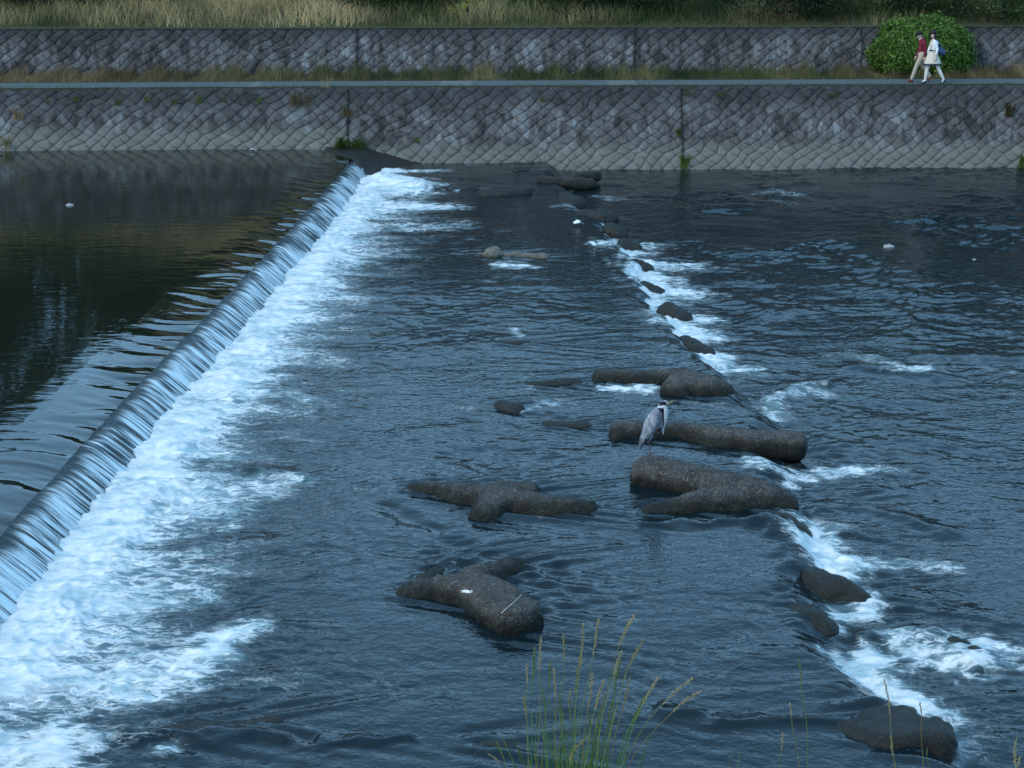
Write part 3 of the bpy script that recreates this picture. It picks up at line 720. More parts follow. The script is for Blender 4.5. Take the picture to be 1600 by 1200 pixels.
def path_mat():
    m, n, p = newmat('path_asphalt'); v = posmap(n)
    c = mixc(n, noise(n, v, .8, 5, .6), (.055, .078, .080), (.082, .108, .108))
    c = mixc(n, math_(n, 'MULTIPLY', mapr(n, noise(n, v, 40, 2), .4, .7), .4), c, (.12, .13, .13))
    sx = ND(n, 'ShaderNodeSeparateXYZ'); n.links.new(v, sx.inputs[0])
    for a, b in ((-2.25, -1.25), (3.0, 3.9), (-8.2, -7.9)):
        f = math_(n, 'MULTIPLY', mapr(n, sx.outputs[0], a, a+.02), mapr(n, sx.outputs[0], b, b-.02))
        c = mixc(n, math_(n, 'MULTIPLY', f, .55), c, (.17, .17, .16))
    n.links.new(c, p.inputs['Base Color']); p.inputs['Roughness'].default_value = .85; bump(n, p, noise(n, v, 60, 3), .3, .01); return m
tag(ribbon('path', -34, 46, lambda u: ytop(u)+.32, lambda u: ytop(u)+1.75, ZT+.012, ZT+.012, path_mat()), kind='structure')
def slope_z(y, u): return 3.70+np.maximum(y-(foot_up(u)+.45), 0)*.42
def slope():
    xs = np.linspace(-60, 80, 160); ys = np.concatenate([np.linspace(0, 12, 40), [20, 60, 400]])
    Xg, T = np.meshgrid(xs, ys, indexing='ij'); Yg = foot_up(Xg)+.40+T
    Zg = slope_z(np.minimum(Yg, foot_up(Xg)+.4+5.5), Xg)+.08*fbm(Xg*.5, Yg*.5, 90, 3)*sst(0, 1, T)
    me = npmesh('far_bank', np.stack([Xg, Yg, Zg], -1).reshape(-1, 3), grid_faces(len(xs), len(ys))[:, ::-1], True)
    tag(link('far_bank', me, M_GROUND), kind='structure')
slope()
# river bed and wide ground sheet
me = npmesh('ground', [(-1500, -1500, -1.2), (1500, -1500, -1.2), (1500, 1500, -1.2), (-1500, 1500, -1.2)], [(0, 1, 2, 3)])
tag(link('ground', me, M_DIRT), kind='structure')
# near bank under the camera
def near_bank():
    prof = [(-60, 3.6), (-3, 3.6), (3, 3.65), (5.5, 3.6), (6.3, 3.55), (6.7, 3.35), (9.0, -.2), (9.3, -.7)]
    xs = np.linspace(-60, 60, 120); V = []
    for x in xs:
        for y, z in prof: V.append((x, y, z+.04*float(perlin(x*.7, y*.7, 91))))
    me = npmesh('near_bank', np.array(V), grid_faces(len(xs), len(prof)), True)
    tag(link('near_bank', me, M_GROUND), kind='structure')
near_bank()

# ------------------------------------------------------------------ grass
def blades(n, base, hgt, lean, width, colf, seg=3, seed=0, droop=.35):
    """base (n,3); returns V,F,col for bent tapering blades"""
    r = np.random.default_rng(seed)
    ang = r.random(n)*2*pi; d = np.stack([np.cos(ang), np.sin(ang)], 1)*(lean*(.3+r.random(n)))[:, None]
    fa = r.random(n)*pi; wv = np.stack([np.cos(fa), np.sin(fa)*.5], 1)
    V = np.zeros((n, 2*seg+1, 3)); lean = np.broadcast_to(np.asarray(lean, float), (n,)).copy()
    for k in range(seg+1):
        t = k/seg
        c = base.copy(); c[:, :2] += d*hgt[:, None]*(t**1.8); c[:, 2] += hgt*(t-droop*lean*t**3)
        if k < seg:
            ww = width*(1-t*.75)
            V[:, 2*k, :] = c; V[:, 2*k+1, :] = c
            V[:, 2*k, :2] += wv*ww[:, None]*.5; V[:, 2*k+1, :2] -= wv*ww[:, None]*.5
        else: V[:, 2*seg, :] = c
    o = (np.arange(n)*(2*seg+1))[:, None]
    tr = []
    for k in range(seg-1):
        a = 2*k; tr += [[a, a+1, a+3], [a, a+3, a+2]]
    a = 2*(seg-1); tr += [[a, a+1, a+2]]
    F = (o[:, None, :]+np.array(tr)[None]).reshape(-1, 3)
    col = np.repeat(colf, 2*seg+1, 0)
    return V.reshape(-1, 3), F, col
def grass_obj(name, base, hgt, lean, width, col, mat=None, parent=None, seed=0, seg=3, droop=.35):
    V, F, c = blades(len(base), base, hgt, lean, width, col, seg, seed, droop)
    return link(name, npmesh(name, V, F, False, {'col': c}), mat or GRASS, parent)
TAN = np.array([.66, .49, .25]); GRN = np.array([.085, .125, .025]); BRN = np.array([.13, .075, .035]); DGR = np.array([.025, .05, .015]); OLV = np.array([.10, .11, .035])
def mixcol(a, b, t): return a[None]*(1-t[:, None])+b[None]*t[:, None]
def slope_grass():
    n = 95000; u = rng.random(n)*56-26; T = rng.random(n)**.8*5.2
    y = foot_up(u)+.46+T; z = slope_z(y, u)-.04
    k = fbm(u*.35, T*.9, 101, 3); tanf = (.85+.5*fbm(u*1.1, T*2.5, 109, 3))*np.clip(np.interp(u, [-26, -17, -15, -8, -5.2, -3.5, 0, 5, 9.5, 11, 14, 30], [.0, .1, .35, .85, .8, .15, .0, .0, .45, .2, .0, .05])+k*1.3+.25*(rng.random(n)-.5), 0, 1)
    green = mixcol(DGR*.6, GRN*.95, np.clip(.5+k+.6*(rng.random(n)-.5), 0, 1)); col = green*(1-tanf[:, None])+mixcol(TAN*.7, TAN*1.15, rng.random(n))*tanf[:, None]
    br = np.clip(sst(.55, 0, T)*(.7+1.2*perlin(u*.6, u*0, 104)), 0, 1)*np.interp(u, [-6, -3], [.15, .75])
    col = col*(1-br[:, None])+BRN[None]*br[:, None]
    h = .38+.45*rng.random(n)+.25*np.clip(k, 0, 1)+.1*tanf; h *= sst(-.1, .6, T)*.5+.5
    o = grass_obj('bank_grass', np.stack([u, y, z], 1), h, .4+.6*rng.random(n), np.full(n, .026), col, seed=1)
    tag(o, 'dry tan and green long grass covering the slope above the upper wall', 'grass', kind='stuff')
slope_grass()
def verge_grass():
    n = 42000; u = rng.random(n)*52-24; q = rng.random(n)**1.5; y = foot_up(u)-.02-q*np.maximum((foot_up(u)-(ytop(u)+1.82)), .1); z = np.full(n, ZT)
    k = fbm(u*.6, y*0, 111, 4); lum = np.clip(.4+k*1.5+.5*(rng.random(n)-.5), 0, 1)
    bf = np.clip(np.interp(u, [-24, -12, -8, -4, 4, 9, 14, 25], [.9, .85, .4, .35, .25, .3, .7, .8])+k*.8+.4*(rng.random(n)-.5), 0, 1)
    col = mixcol(DGR*.8, GRN*.95, lum)*(1-bf[:, None])+mixcol(BRN*.9, TAN*.5, lum)*bf[:, None]
    h = (.12+.38*rng.random(n)**1.4)*(.35+1.15*np.clip(.5+fbm(u*1.7, u*0+4, 113, 4)*1.8, 0, 1))*(1.1-.65*q)
    o = grass_obj('verge_grass', np.stack([u, y, z], 1), h, np.full(n, .35), np.full(n, .016), col, seed=2)
    tag(o, 'uneven brown and green grass strip between footpath and upper wall', 'grass', kind='stuff')
    n = 9000; u = rng.random(n)*52-24; m = fbm(u*.9, u*0, 115, 3)+.4*rng.random(n) > .12; u = u[m]; n = len(u)
    y = ytop(u)-.03+rng.random(n)*.34; z = np.full(n, ZT-.01)
    col = mixcol(DGR*1.2, OLV, rng.random(n))
    o = grass_obj('edge_grass', np.stack([u, y, z], 1), .04+.13*rng.random(n)**2, np.full(n, .5), np.full(n, .014), col, seed=3)
    tag(o, 'thin mossy grass along the river edge of the footpath', 'grass', kind='stuff')
verge_grass()
def tuft(name, label, cat, p, n, hgt, spread, cols, group=None, lean=.6, wd=.012, seed=0, droop=.5, out=(0, 0)):
    r = np.random.default_rng(seed); hgt *= 1.3; n = int(n*1.4)
    b = np.zeros((n, 3)); b[:, 0] = (r.random(n)-.5)*spread; b[:, 1] = (r.random(n)-.5)*spread*.4; b[:, 2] = (r.random(n)-.5)*spread*.3
    c = mixcol(np.array(cols[0]), np.array(cols[1]), r.random(n))
    V, F, cc = blades(n, b, hgt*(.5+.6*r.random(n)), np.full(n, lean), np.full(n, wd), c, 4, seed, droop)
    V[:, 1] = -np.abs(V[:, 1])*.9; 
    o = link(name, npmesh(name, V, F, False, {'col': cc}), GRASS); o.location = p
    tag(o, label, cat, group); return o
def wallp(px, py):
    """point on the leaning face of the lower wall"""
    lo, hi = -.3, ZT
    for _ in range(30):
        m = (lo+hi)/2; q = P(px, py, m)
        if q.y > float(yw(q.x, m)): lo = m
        else: hi = m
    q = P(px, py, lo); q.y -= .04; return q
G = 'weeds rooted in the river wall'
tuft('weed_tuft', 'dark green bushy tuft on the wall right above the far end of the weir', 'weed', wallp(545, 234), 520, .40, .85, (DGR*1.3, GRN*1.0), G, .8, .02, 1)
tuft('weed_tuft', 'upright fresh green tuft at the waterline in the wall joint', 'weed', wallp(1068, 262), 200, .42, .22, (GRN*.9, GRN*1.7), G, .45, .018, 2)
tuft('weed_tuft', 'small green tuft halfway up the wall joint', 'weed', wallp(1060, 212), 70, .28, .12, (GRN, OLV), G, .7, .016, 3)
tuft('weed_tuft', 'green tuft at the waterline cut by the right edge of the photo', 'weed', wallp(1597, 260), 160, .42, .28, (GRN*.9, GRN*1.5), G, .5, .018, 4)
tuft('weed_tuft', 'brown dead weed hanging near the wall top at far right', 'weed', wallp(1575, 180), 130, .5, .25, (BRN*.6, OLV*.7), G, .6, .016, 5)
tuft('weed_tuft', 'pale drooping grass tuft on the wall near the left edge', 'weed', wallp(12, 232), 60, .55, .15, (OLV, TAN*.8), G, .8, .014, 6)
tuft('weed_tuft', 'sprawling straw-coloured weed high on the wall near the left edge', 'weed', wallp(30, 185), 60, .4, .3, (BRN, TAN*.7), G, .9, .014, 7)
tuft('weed_tuft', 'tiny yellow-green tuft low on the wall right of the weir', 'weed', wallp(652, 222), 40, .18, .12, (GRN, OLV*1.5), G, .7, .014, 8)
tuft('weed_tuft', 'tall dry tan grass standing on the edge of the path above the weir', 'grass', P(508, 138, ZT-.02), 26, .5, .3, (TAN*.4, TAN*.8), G, .6, .010, 9)
tuft('weed_tuft', 'straggly brown weed hanging from the wall top just below the tall dry grass', 'weed', wallp(470, 162), 110, .38, .7, (BRN, OLV), G, .7, .014, 10)
tuft('weed_tuft', 'rusty weed with yellow tips on the wall above the dark green tuft', 'weed', wallp(543, 180), 70, .35, .3, (BRN, OLV*1.3), G, .7, .014, 11)
labs = ['leftmost', 'second', 'third', 'fourth', 'fifth', 'sixth', 'seventh', 'eighth']
for i, (a, b) in enumerate([(75, 160), (120, 158), (184, 164), (230, 158), (272, 162), (312, 160), (350, 158), (405, 160)]):
    tuft('wall_sprig', labs[i]+' small weed of the left row hanging just below the path edge', 'weed', wallp(a, b), 26+6*(i % 3), .2+.05*(i % 3), .18, (OLV, GRN*1.4) if i % 2 else (BRN, OLV*1.4), 'sprigs in a row under the path edge', .8, .014, 40+i)
labs2 = ['above the right wall joint', 'right of the wall joint and near its top', 'below the walking couple', 'midway between the weir and the right joint']
for i, (a, b) in enumerate([(1075, 148), (1125, 150), (1300, 152), (850, 158)]):
    tuft('wall_sprig', 'small sparse weed '+labs2[i], 'weed', wallp(a, b), 34, .22, .3, (OLV, BRN), 'sprigs in a row under the path edge', .8, .013, 60+i)

# ------------------------------------------------------------------ leafy things
def leaves(n, pts, nrm, size, colA, colB, seed=0, flat_=.5):
    """n leaf-sized bent quads at pts"""
    r = np.random.default_rng(seed)
    a = r.normal(size=(n, 3)); a /= np.linalg.norm(a, axis=1)[:, None]
    nn = nrm*flat_+a*(1-flat_); nn /= np.linalg.norm(nn, axis=1)[:, None]+1e-9
    t = np.cross(nn, r.normal(size=(n, 3))); t /= np.linalg.norm(t, axis=1)[:, None]+1e-9; b = np.cross(nn, t)
    s = size*(.6+.8*r.random(n))
    V = np.stack([pts-t*s[:, None]*.9, pts-b*s[:, None]*.45+nn*s[:, None]*.12, pts+t*s[:, None]*.9, pts+b*s[:, None]*.45+nn*s[:, None]*.12], 1).reshape(-1, 3)
    F = np.arange(4*n).reshape(-1, 4)
    c = mixcol(np.array(colA), np.array(colB), r.random(n)); c *= (.75+.5*r.random(n))[:, None]
    return V, F, np.repeat(c, 4, 0)
def crown_mesh(name, clumps, per, size, colA, colB, seed=0):
    r = np.random.default_rng(seed); Vs = []; Fs = []; Cs = []; o = 0
    for (c, rad) in clumps:
        n = int(per*(rad[0]**2)); d = r.normal(size=(n, 3)); d /= np.linalg.norm(d, axis=1)[:, None]
        q = d*(.55+.5*r.random(n)**.6)[:, None]; pts = np.array(c)+q*np.array(rad)
        tone = .6+.8*r.random()
        V, F, C = leaves(n, pts, d, size, np.array(colA)*tone, np.array(colB)*tone, r.integers(1e6), .45)
        Vs.append(V); Fs.append(F+o); Cs.append(C); o += len(V)
    return npmesh(name, np.concatenate(Vs), np.concatenate(Fs), False, {'col': np.concatenate(Cs)})
M_BARK = flat('bark', (.05, .042, .035), .9, .35, 8)
# clipped mound of climbing leaves against the upper wall
bush = empty('leafy_bush', (13.4, 50.9, ZT), 'big rounded bright green bush spilling down the upper wall behind the couple', 'bush')
def bush_build():
    r = np.random.default_rng(5)
    cx = Pd(1449, 80, 51.0).x
    n = 16000; d = r.normal(size=(n, 3)); d[:, 1] = -np.abs(d[:, 1]); d /= np.linalg.norm(d, axis=1)[:, None]
    e = 2.5; k = (np.abs(d[:, 0])**e+np.abs(d[:, 1])**e+np.abs(d[:, 2])**e)**(-1/e)
    rad = np.array([1.60, .95, 1.02]); cen = np.array([cx, 51.75+.03*cx-.25, ZT+.80])
    q = d*k[:, None]; lump = 1+.20*fbm(q[:, 0]*2.4+5, q[:, 2]*2.4+q[:, 1]*2, 7, 3)
    wid = 1+.10*(-q[:, 2])*np.sign(1)
    pts = cen+q*rad*lump[:, None]*np.stack([wid, wid*0+1, wid*0+1], 1)*(.92+.1*r.random(n)+.14*r.random(n)**9)[:, None]
    m = pts[:, 2] > ZT+.12; pts = pts[m]; d = d[m]
    V, F, C = leaves(len(pts), pts, d, .065, (.05, .11, .016), (.15, .24, .045), 8, .5)
    link('foliage', npmesh('foliage', V, F, False, {'col': C}), LEAF, bush)
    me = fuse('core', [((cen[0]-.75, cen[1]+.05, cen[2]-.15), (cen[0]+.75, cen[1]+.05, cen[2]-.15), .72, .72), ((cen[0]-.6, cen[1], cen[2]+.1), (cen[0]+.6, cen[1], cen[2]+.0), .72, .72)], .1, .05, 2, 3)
    link('inner_core', me, flat('dark_core', (.018, .035, .012), .9, .5, 9), bush)  # solid dark core added inside so the leaf shell is not see-through
bush_build()
def tree(x, y, h, w_, label, seed, colA=(.018, .034, .012), colB=(.045, .075, .022), zb=None, size=.25, per=120, grp='trees along the top of the far bank'):
    r = random.Random(seed); zb = slope_z(foot_up(x)+5.9, x) if zb is None else zb
    t = empty('tree', (x, y, zb), label, 'tree', grp)
    th = h*.55; pts = [Vector((x+.15*sin(k*1.3+seed), y+.1*cos(k+seed), zb-.3+th*k/5)) for k in range(6)]
    link('trunk', tube('trunk', pts, .24, .08, 8), M_BARK, t, True)
    cl = []
    for k in range(24):
        a = r.uniform(0, 2*pi); q = r.uniform(.15, 1)**.6; zz = zb+h*r.uniform(.22, .93); f = 1-.55*abs((zz-zb)/h-.5)*1.7
        rr = r.uniform(.5, .95)*w_*.36; cl.append(((x+cos(a)*q*w_*.5*f, y+sin(a)*q*w_*.5*f, zz), (rr, rr, rr*.8)))
    for c, rad in cl[:6]:
        lp = [pts[3], (pts[3]+Vector(c))/2+Vector((0, 0, .3)), Vector(c)]
        link('limb', tube('limb', lp, .09, .03, 6), M_BARK, t)
    link('crown', crown_mesh('crown', cl, per, size, colA, colB, seed), LEAF, t)
    return t
TR = [(-31, 63, 11, 8, 'farthest left and tallest dark tree on the bank'), (-25, 61.5, 10, 7.5, 'tall dark tree mirrored at the left edge of the pool'), (-19.8, 60, 8.2, 5.4, 'broad dark tree mirrored in the upper pool at left'),
      (-15.6, 60, 4.4, 5.0, 'middling tree mirrored beside the weir lip'), (-11.5, 60, 2.5, 5, 'low dark tree standing above the tan grass slope'), (-7.0, 60, 2.6, 5, 'low round tree above the far end of the weir'),
      (-2, 60.5, 3.4, 5.5, 'low dark tree over the middle of the far bank'), (3.4, 60, 3.6, 5.5, 'spreading low tree left of the right wall joint'), (8.6, 60.5, 3.7, 6, 'dark tree with low limbs right of the wall joint'), (13.8, 60, 4.2, 6, 'dark tree above the leafy bush'),
      (19, 60, 4.5, 6.5, 'dark tree at the right end of the bank'), (25, 61, 5, 7, 'farthest right dark tree mirrored in the rapids')]
for i, a in enumerate(TR): tree(*a, seed=200+i)
def building():
    X0, X1, Y0, zb, zt = -18.0, -10.5, 74.0, 5.5, 15.4
    t = empty('house', ((X0+X1)/2, Y0+4, zb), 'tan plastered building beyond the trees, seen only mirrored along the weir lip', 'building')
    def box(name, a, b, mat, par):
        V = [(x, y, z) for x in (a[0], b[0]) for y in (a[1], b[1]) for z in (a[2], b[2])]
        F = [(0, 1, 3, 2), (4, 6, 7, 5), (0, 4, 5, 1), (2, 3, 7, 6), (0, 2, 6, 4), (1, 5, 7, 3)]
        me = bpy.data.meshes.new(name); me.from_pydata(V, [], F); me.transform(par.matrix_basis.inverted() if par.parent is None and par.type == 'MESH' else Matrix()); return link(name, me, mat, par)
    box('wall', (X0, Y0, zb-1), (X1, Y0+8, zt), flat('tan_plaster', (.46, .31, .21), .9, .12, 1), t)
    box('roof', (X0-.5, Y0-.5, zt+.004), (X1+.5, Y0+8.5, zt+.4), flat('roof_tiles', (.09, .08, .08), .8, .2, 3), t)
    gm = flat('window_glass', (.03, .04, .05), .1, .1); 
    for k in range(3):
        for f in range(3): x = X0+1.1+k*2.2; z = zb+1.0+f*2.7; box('window', (x, Y0-.05, z), (x+1.0, Y0+.05, z+1.2), gm, t)
building()
def shrub(px, Y, w_, h, lab, seed, colA, colB, zlift=0, size=.06, per=500, name='shrub'):
    c = Pd(px, 0, Y); x = c.x; z = float(slope_z(Y, x)); r = random.Random(seed)
    t = empty(name, (x, Y, z), lab, 'shrub', 'shrubs along the slope at the top of the photo')
    cl = [((x+r.uniform(-.5, .5)*w_, Y+r.uniform(-.3, .3), z+h*r.uniform(.2, .75)+zlift), (w_*.26, w_*.22, h*.3)) for k in range(11)]
    for k in range(4): link('stem', tube('stem', [(x, Y, z-.1), ((x+cl[k][0][0])/2, Y, z+h*.4), cl[k][0]], .03, .01, 5), M_BARK, t)
    link('crown', crown_mesh('crown', cl, per, size, colA, colB, seed), LEAF, t)
SH = [(40, 55.4, 3.6, 1.5, 'dark shrub in the top left corner above the dry grass', (.02, .035, .012), (.05, .07, .022), 0), (170, 56.2, 3.0, 1.3, 'olive shrub second from the top left corner', (.035, .045, .02), (.07, .085, .03), 0),
      (560, 56, 2.8, 1.2, 'green shrub left of the yellow-flecked one', (.022, .042, .014), (.05, .085, .025), 0), (725, 55.3, .8, .45, 'small bright yellow-green shrub at the top edge', (.26, .30, .03), (.48, .46, .08), -.02),
      (660, 56, 2.4, 1.4, 'very dark shrub just left of the yellow-green one', (.012, .022, .01), (.03, .05, .016), 0), (920, 55.2, 3.4, 1.5, 'dark leafy shrub hanging over the slope right of centre', (.018, .04, .014), (.045, .085, .025), .1),
      (1050, 56, 3.0, 1.4, 'dark shrub right of the overhanging one', (.014, .026, .01), (.035, .055, .018), 0), (1260, 55.8, 3.6, 1.3, 'black-green shrub left of the leafy bush', (.012, .024, .01), (.03, .05, .016), 0),
      (1420, 56.3, 2.5, 1.2, 'dark shrub straight above the leafy bush', (.02, .036, .012), (.04, .065, .02), 0), (1555, 55.6, 2.6, 1.4, 'green shrub in the top right corner', (.03, .05, .016), (.06, .10, .03), .05)]
for i, (px, Y_, w_, h_, lab, ca, cb, zl) in enumerate(SH): shrub(px, 52.75+(Y_-55.2)*.35, w_, h_, lab, 300+i, ca, cb, zl)

# ------------------------------------------------------------------ tall grass in front, rooted on the near bank
STEM = leafmat('stem', .5, .15)
def grass_clump(label, stems, Y, seed, grp, zb=3.55):
    """stems: (px base, px tip, py tip, head length in px, head tone, head spread)"""
    r = random.Random(seed); bx = sum(s[0] for s in stems)/len(stems); b0 = Pd(bx, 1200, Y)
    t = empty('grass_clump', (b0.x, Y, zb), label, 'grass', grp)
    def add_tube(V, F, C, pts, r0, r1, col, n=4):
        o = len(V)
        for i, p in enumerate(pts):
            d = (pts[min(i+1, len(pts)-1)]-pts[max(i-1, 0)]).normalized(); q = d.to_track_quat('Z', 'Y'); rr = r0+(r1-r0)*i/(len(pts)-1)
            for j in range(n): V.append(p+q @ Vector((rr*cos(2*pi*j/n), rr*sin(2*pi*j/n), 0))); C.append(col)
        for i in range(len(pts)-1):
            for j in range(n): a = o+i*n+j; b = o+i*n+(j+1) % n; F.append((a, b, b+n, a+n))
    for (xb_, xt, yt, hl, tone, spr) in stems:
        V = []; F = []; C = []; HV = []; HF = []; HC = []
        y0 = Y+r.uniform(-.12, .12); y1 = y0+r.uniform(-.15, .1)
        tip = Pd(xt, yt, y1); low = Pd(xb_, 1200, y0); root = Vector((low.x+(low.x-tip.x)*.1+r.uniform(-.02, .02), y0, zb-.03))
        pts = []
        for k in range(15):
            s = k/14; p = root.lerp(tip, s); lean = tip.x-root.x
            p.x = root.x+lean*(s**1.9); p.z = root.z+(tip.z-root.z)*(1-(1-s)**1.15) if abs(lean) > .12 else p.z
            p.x += .004*sin(k*1.1+xb_); pts.append(p)
        gcol = (.12, .20, .05) if tone < .5 else (.20, .22, .08)
        add_tube(V, F, C, pts, .0030, .0014, tuple(c*r.uniform(.7, 1.2) for c in gcol))
        # seed head: many slim spikelets held close to the top of the stem
        total = sum((pts[i+1]-pts[i]).length for i in range(14)); hlen = hl/350.0; acc = 0; ns = max(12, int(hl*1.15)) if hl else 0
        hc = {0: (.14, .19, .05), 1: (.27, .24, .10), 2: (.40, .31, .16)}[int(tone*2+.01)]
        for m in range(ns):
            s = 1-(m/ns)*hlen/total; f = s*14; i = min(13, int(f)); p = pts[i].lerp(pts[i+1], f-i); d = (pts[i+1]-pts[i]).normalized()
            env = sin(pi*min(1, .12+.85*m/ns))**.7
            a = r.uniform(0, 2*pi); side = Vector((cos(a), sin(a)*.8, 0)); off = side*spr*env*r.uniform(.1, 1)
            c0 = p+off+d*.002; L = r.uniform(.007, .013); ax = (d+side*.35).normalized(); wv = ax.cross(Vector((r.uniform(-1, 1), r.uniform(-1, 1), .3))).normalized()*.0022; w2 = ax.cross(wv).normalized()*.0028
            o = len(HV); HV.extend([c0-ax*L*.5, c0+wv, c0+w2, c0-wv, c0-w2, c0+ax*L*.6])
            HF.extend([(o, o+1, o+2), (o, o+2, o+3), (o, o+3, o+4), (o, o+4, o+1), (o+5, o+2, o+1), (o+5, o+3, o+2), (o+5, o+4, o+3), (o+5, o+1, o+4)])
            cc = tuple(c*r.uniform(.75, 1.25) for c in hc); HC.extend([cc]*6)
        me = bpy.data.meshes.new('stem'); me.from_pydata(V, [], F)
        at = me.attributes.new('col', 'FLOAT_COLOR', 'POINT'); at.data.foreach_set('color', np.array([(*c, 1) for c in C], np.float32).ravel())
        so_ = link('stem', me, STEM, t, True)
        if HV:
            me = bpy.data.meshes.new('seed_head'); me.from_pydata(HV, [], HF)
            at = me.attributes.new('col', 'FLOAT_COLOR', 'POINT'); at.data.foreach_set('color', np.array([(*c, 1) for c in HC], np.float32).ravel())
            me.materials.append(GRASS); ho = bpy.data.objects.new('seed_head', me); COL.objects.link(ho); ho.parent = so_
    return t, b0
main = [(822, 822, 1040, 30, 1, .006), (835, 834, 1012, 55, 0, .005), (846, 845, 995, 60, 1, .005), (850, 862, 1035, 50, 0, .006), (868, 866, 1045, 50, 1, .006), (880, 880, 992, 45, .5, .004), (893, 912, 975, 80, 1, .008),
        (885, 905, 1025, 70, .5, .008), (900, 937, 968, 62, 1, .008), (915, 990, 962, 70, 1, .009), (925, 972, 1018, 60, 1, .009), (935, 1004, 1000, 85, .5, .010), (940, 968, 1035, 70, 0, .007), (950, 985, 1060, 60, .5, .008),
        (955, 1028, 1058, 60, 1, .010), (962, 1082, 1060, 66, 1, .012), (970, 1096, 1080, 60, 1, .012), (905, 925, 1052, 60, 1, .009), (910, 942, 1062, 55, 1, .009), (830, 818, 1088, 40, .5, .006), (855, 848, 1075, 50, 0, .006),
        (875, 875, 1085, 60, 0, .006), (896, 890, 1080, 50, .5, .007), (922, 945, 1085, 60, 0, .008), (938, 958, 1095, 60, 0, .008), (948, 1000, 1110, 40, 0, .009), (930, 918, 1108, 45, 0, .008), (860, 915, 1152, 45, 1, .009),
        (870, 900, 1165, 40, 1, .010), (825, 765, 1178, 24, 1, .006), (800, 778, 1160, 30, 0, .005), (960, 1010, 1085, 50, 0, .012), (842, 838, 1110, 0, 0, 0), (888, 908, 1100, 0, 0, 0), (915, 935, 1120, 0, 0, 0), (900, 880, 1130, 0, 0, 0)]
CL, B0 = grass_clump('big clump of tall grass with tan and green seed heads at the bottom centre', main, 6.0, 1, 'tall grasses on the near bank')
n = 130; r = np.random.default_rng(9); b = np.zeros((n, 3)); b[:, 0] = Pd(895, 1200, 6).x+r.normal(size=n)*.10; b[:, 1] = 6+r.normal(size=n)*.07; b[:, 2] = 3.52
grass_obj('blades', b, .45+.38*r.random(n), np.full(n, .22), np.full(n, .008), mixcol(np.array([.05, .11, .02]), np.array([.13, .22, .05]), r.random(n)), GRASS, CL, 9, 5)
for i, (lab, st_) in enumerate([
   ('single thin green stem right of the big clump, bottom edge', [(1262, 1247, 1030, 55, 0, .004), (1255, 1233, 1100, 20, 1, .004), (1225, 1222, 1145, 30, 1, .006)]),
   ('tan-headed stem in front of the bottom right block', [(1402, 1382, 1062, 62, 1, .006), (1405, 1392, 1150, 40, 1, .007)]),
   ('short tan head between the dark block and its stem', [(1445, 1437, 1098, 22, 1, .005), (1455, 1448, 1170, 15, 0, .004)]),
   ('feathery tan head cut by the bottom right corner', [(1588, 1587, 1155, 45, 1, .010), (1594, 1592, 1185, 20, 1, .01)]),
   ('pair of short green shoots at the bottom edge right of centre', [(1142, 1144, 1172, 0, 0, 0), (1150, 1155, 1178, 0, 0, 0)])]):
    grass_clump(lab, st_, 6.1, 20+i, 'tall grasses on the near bank')

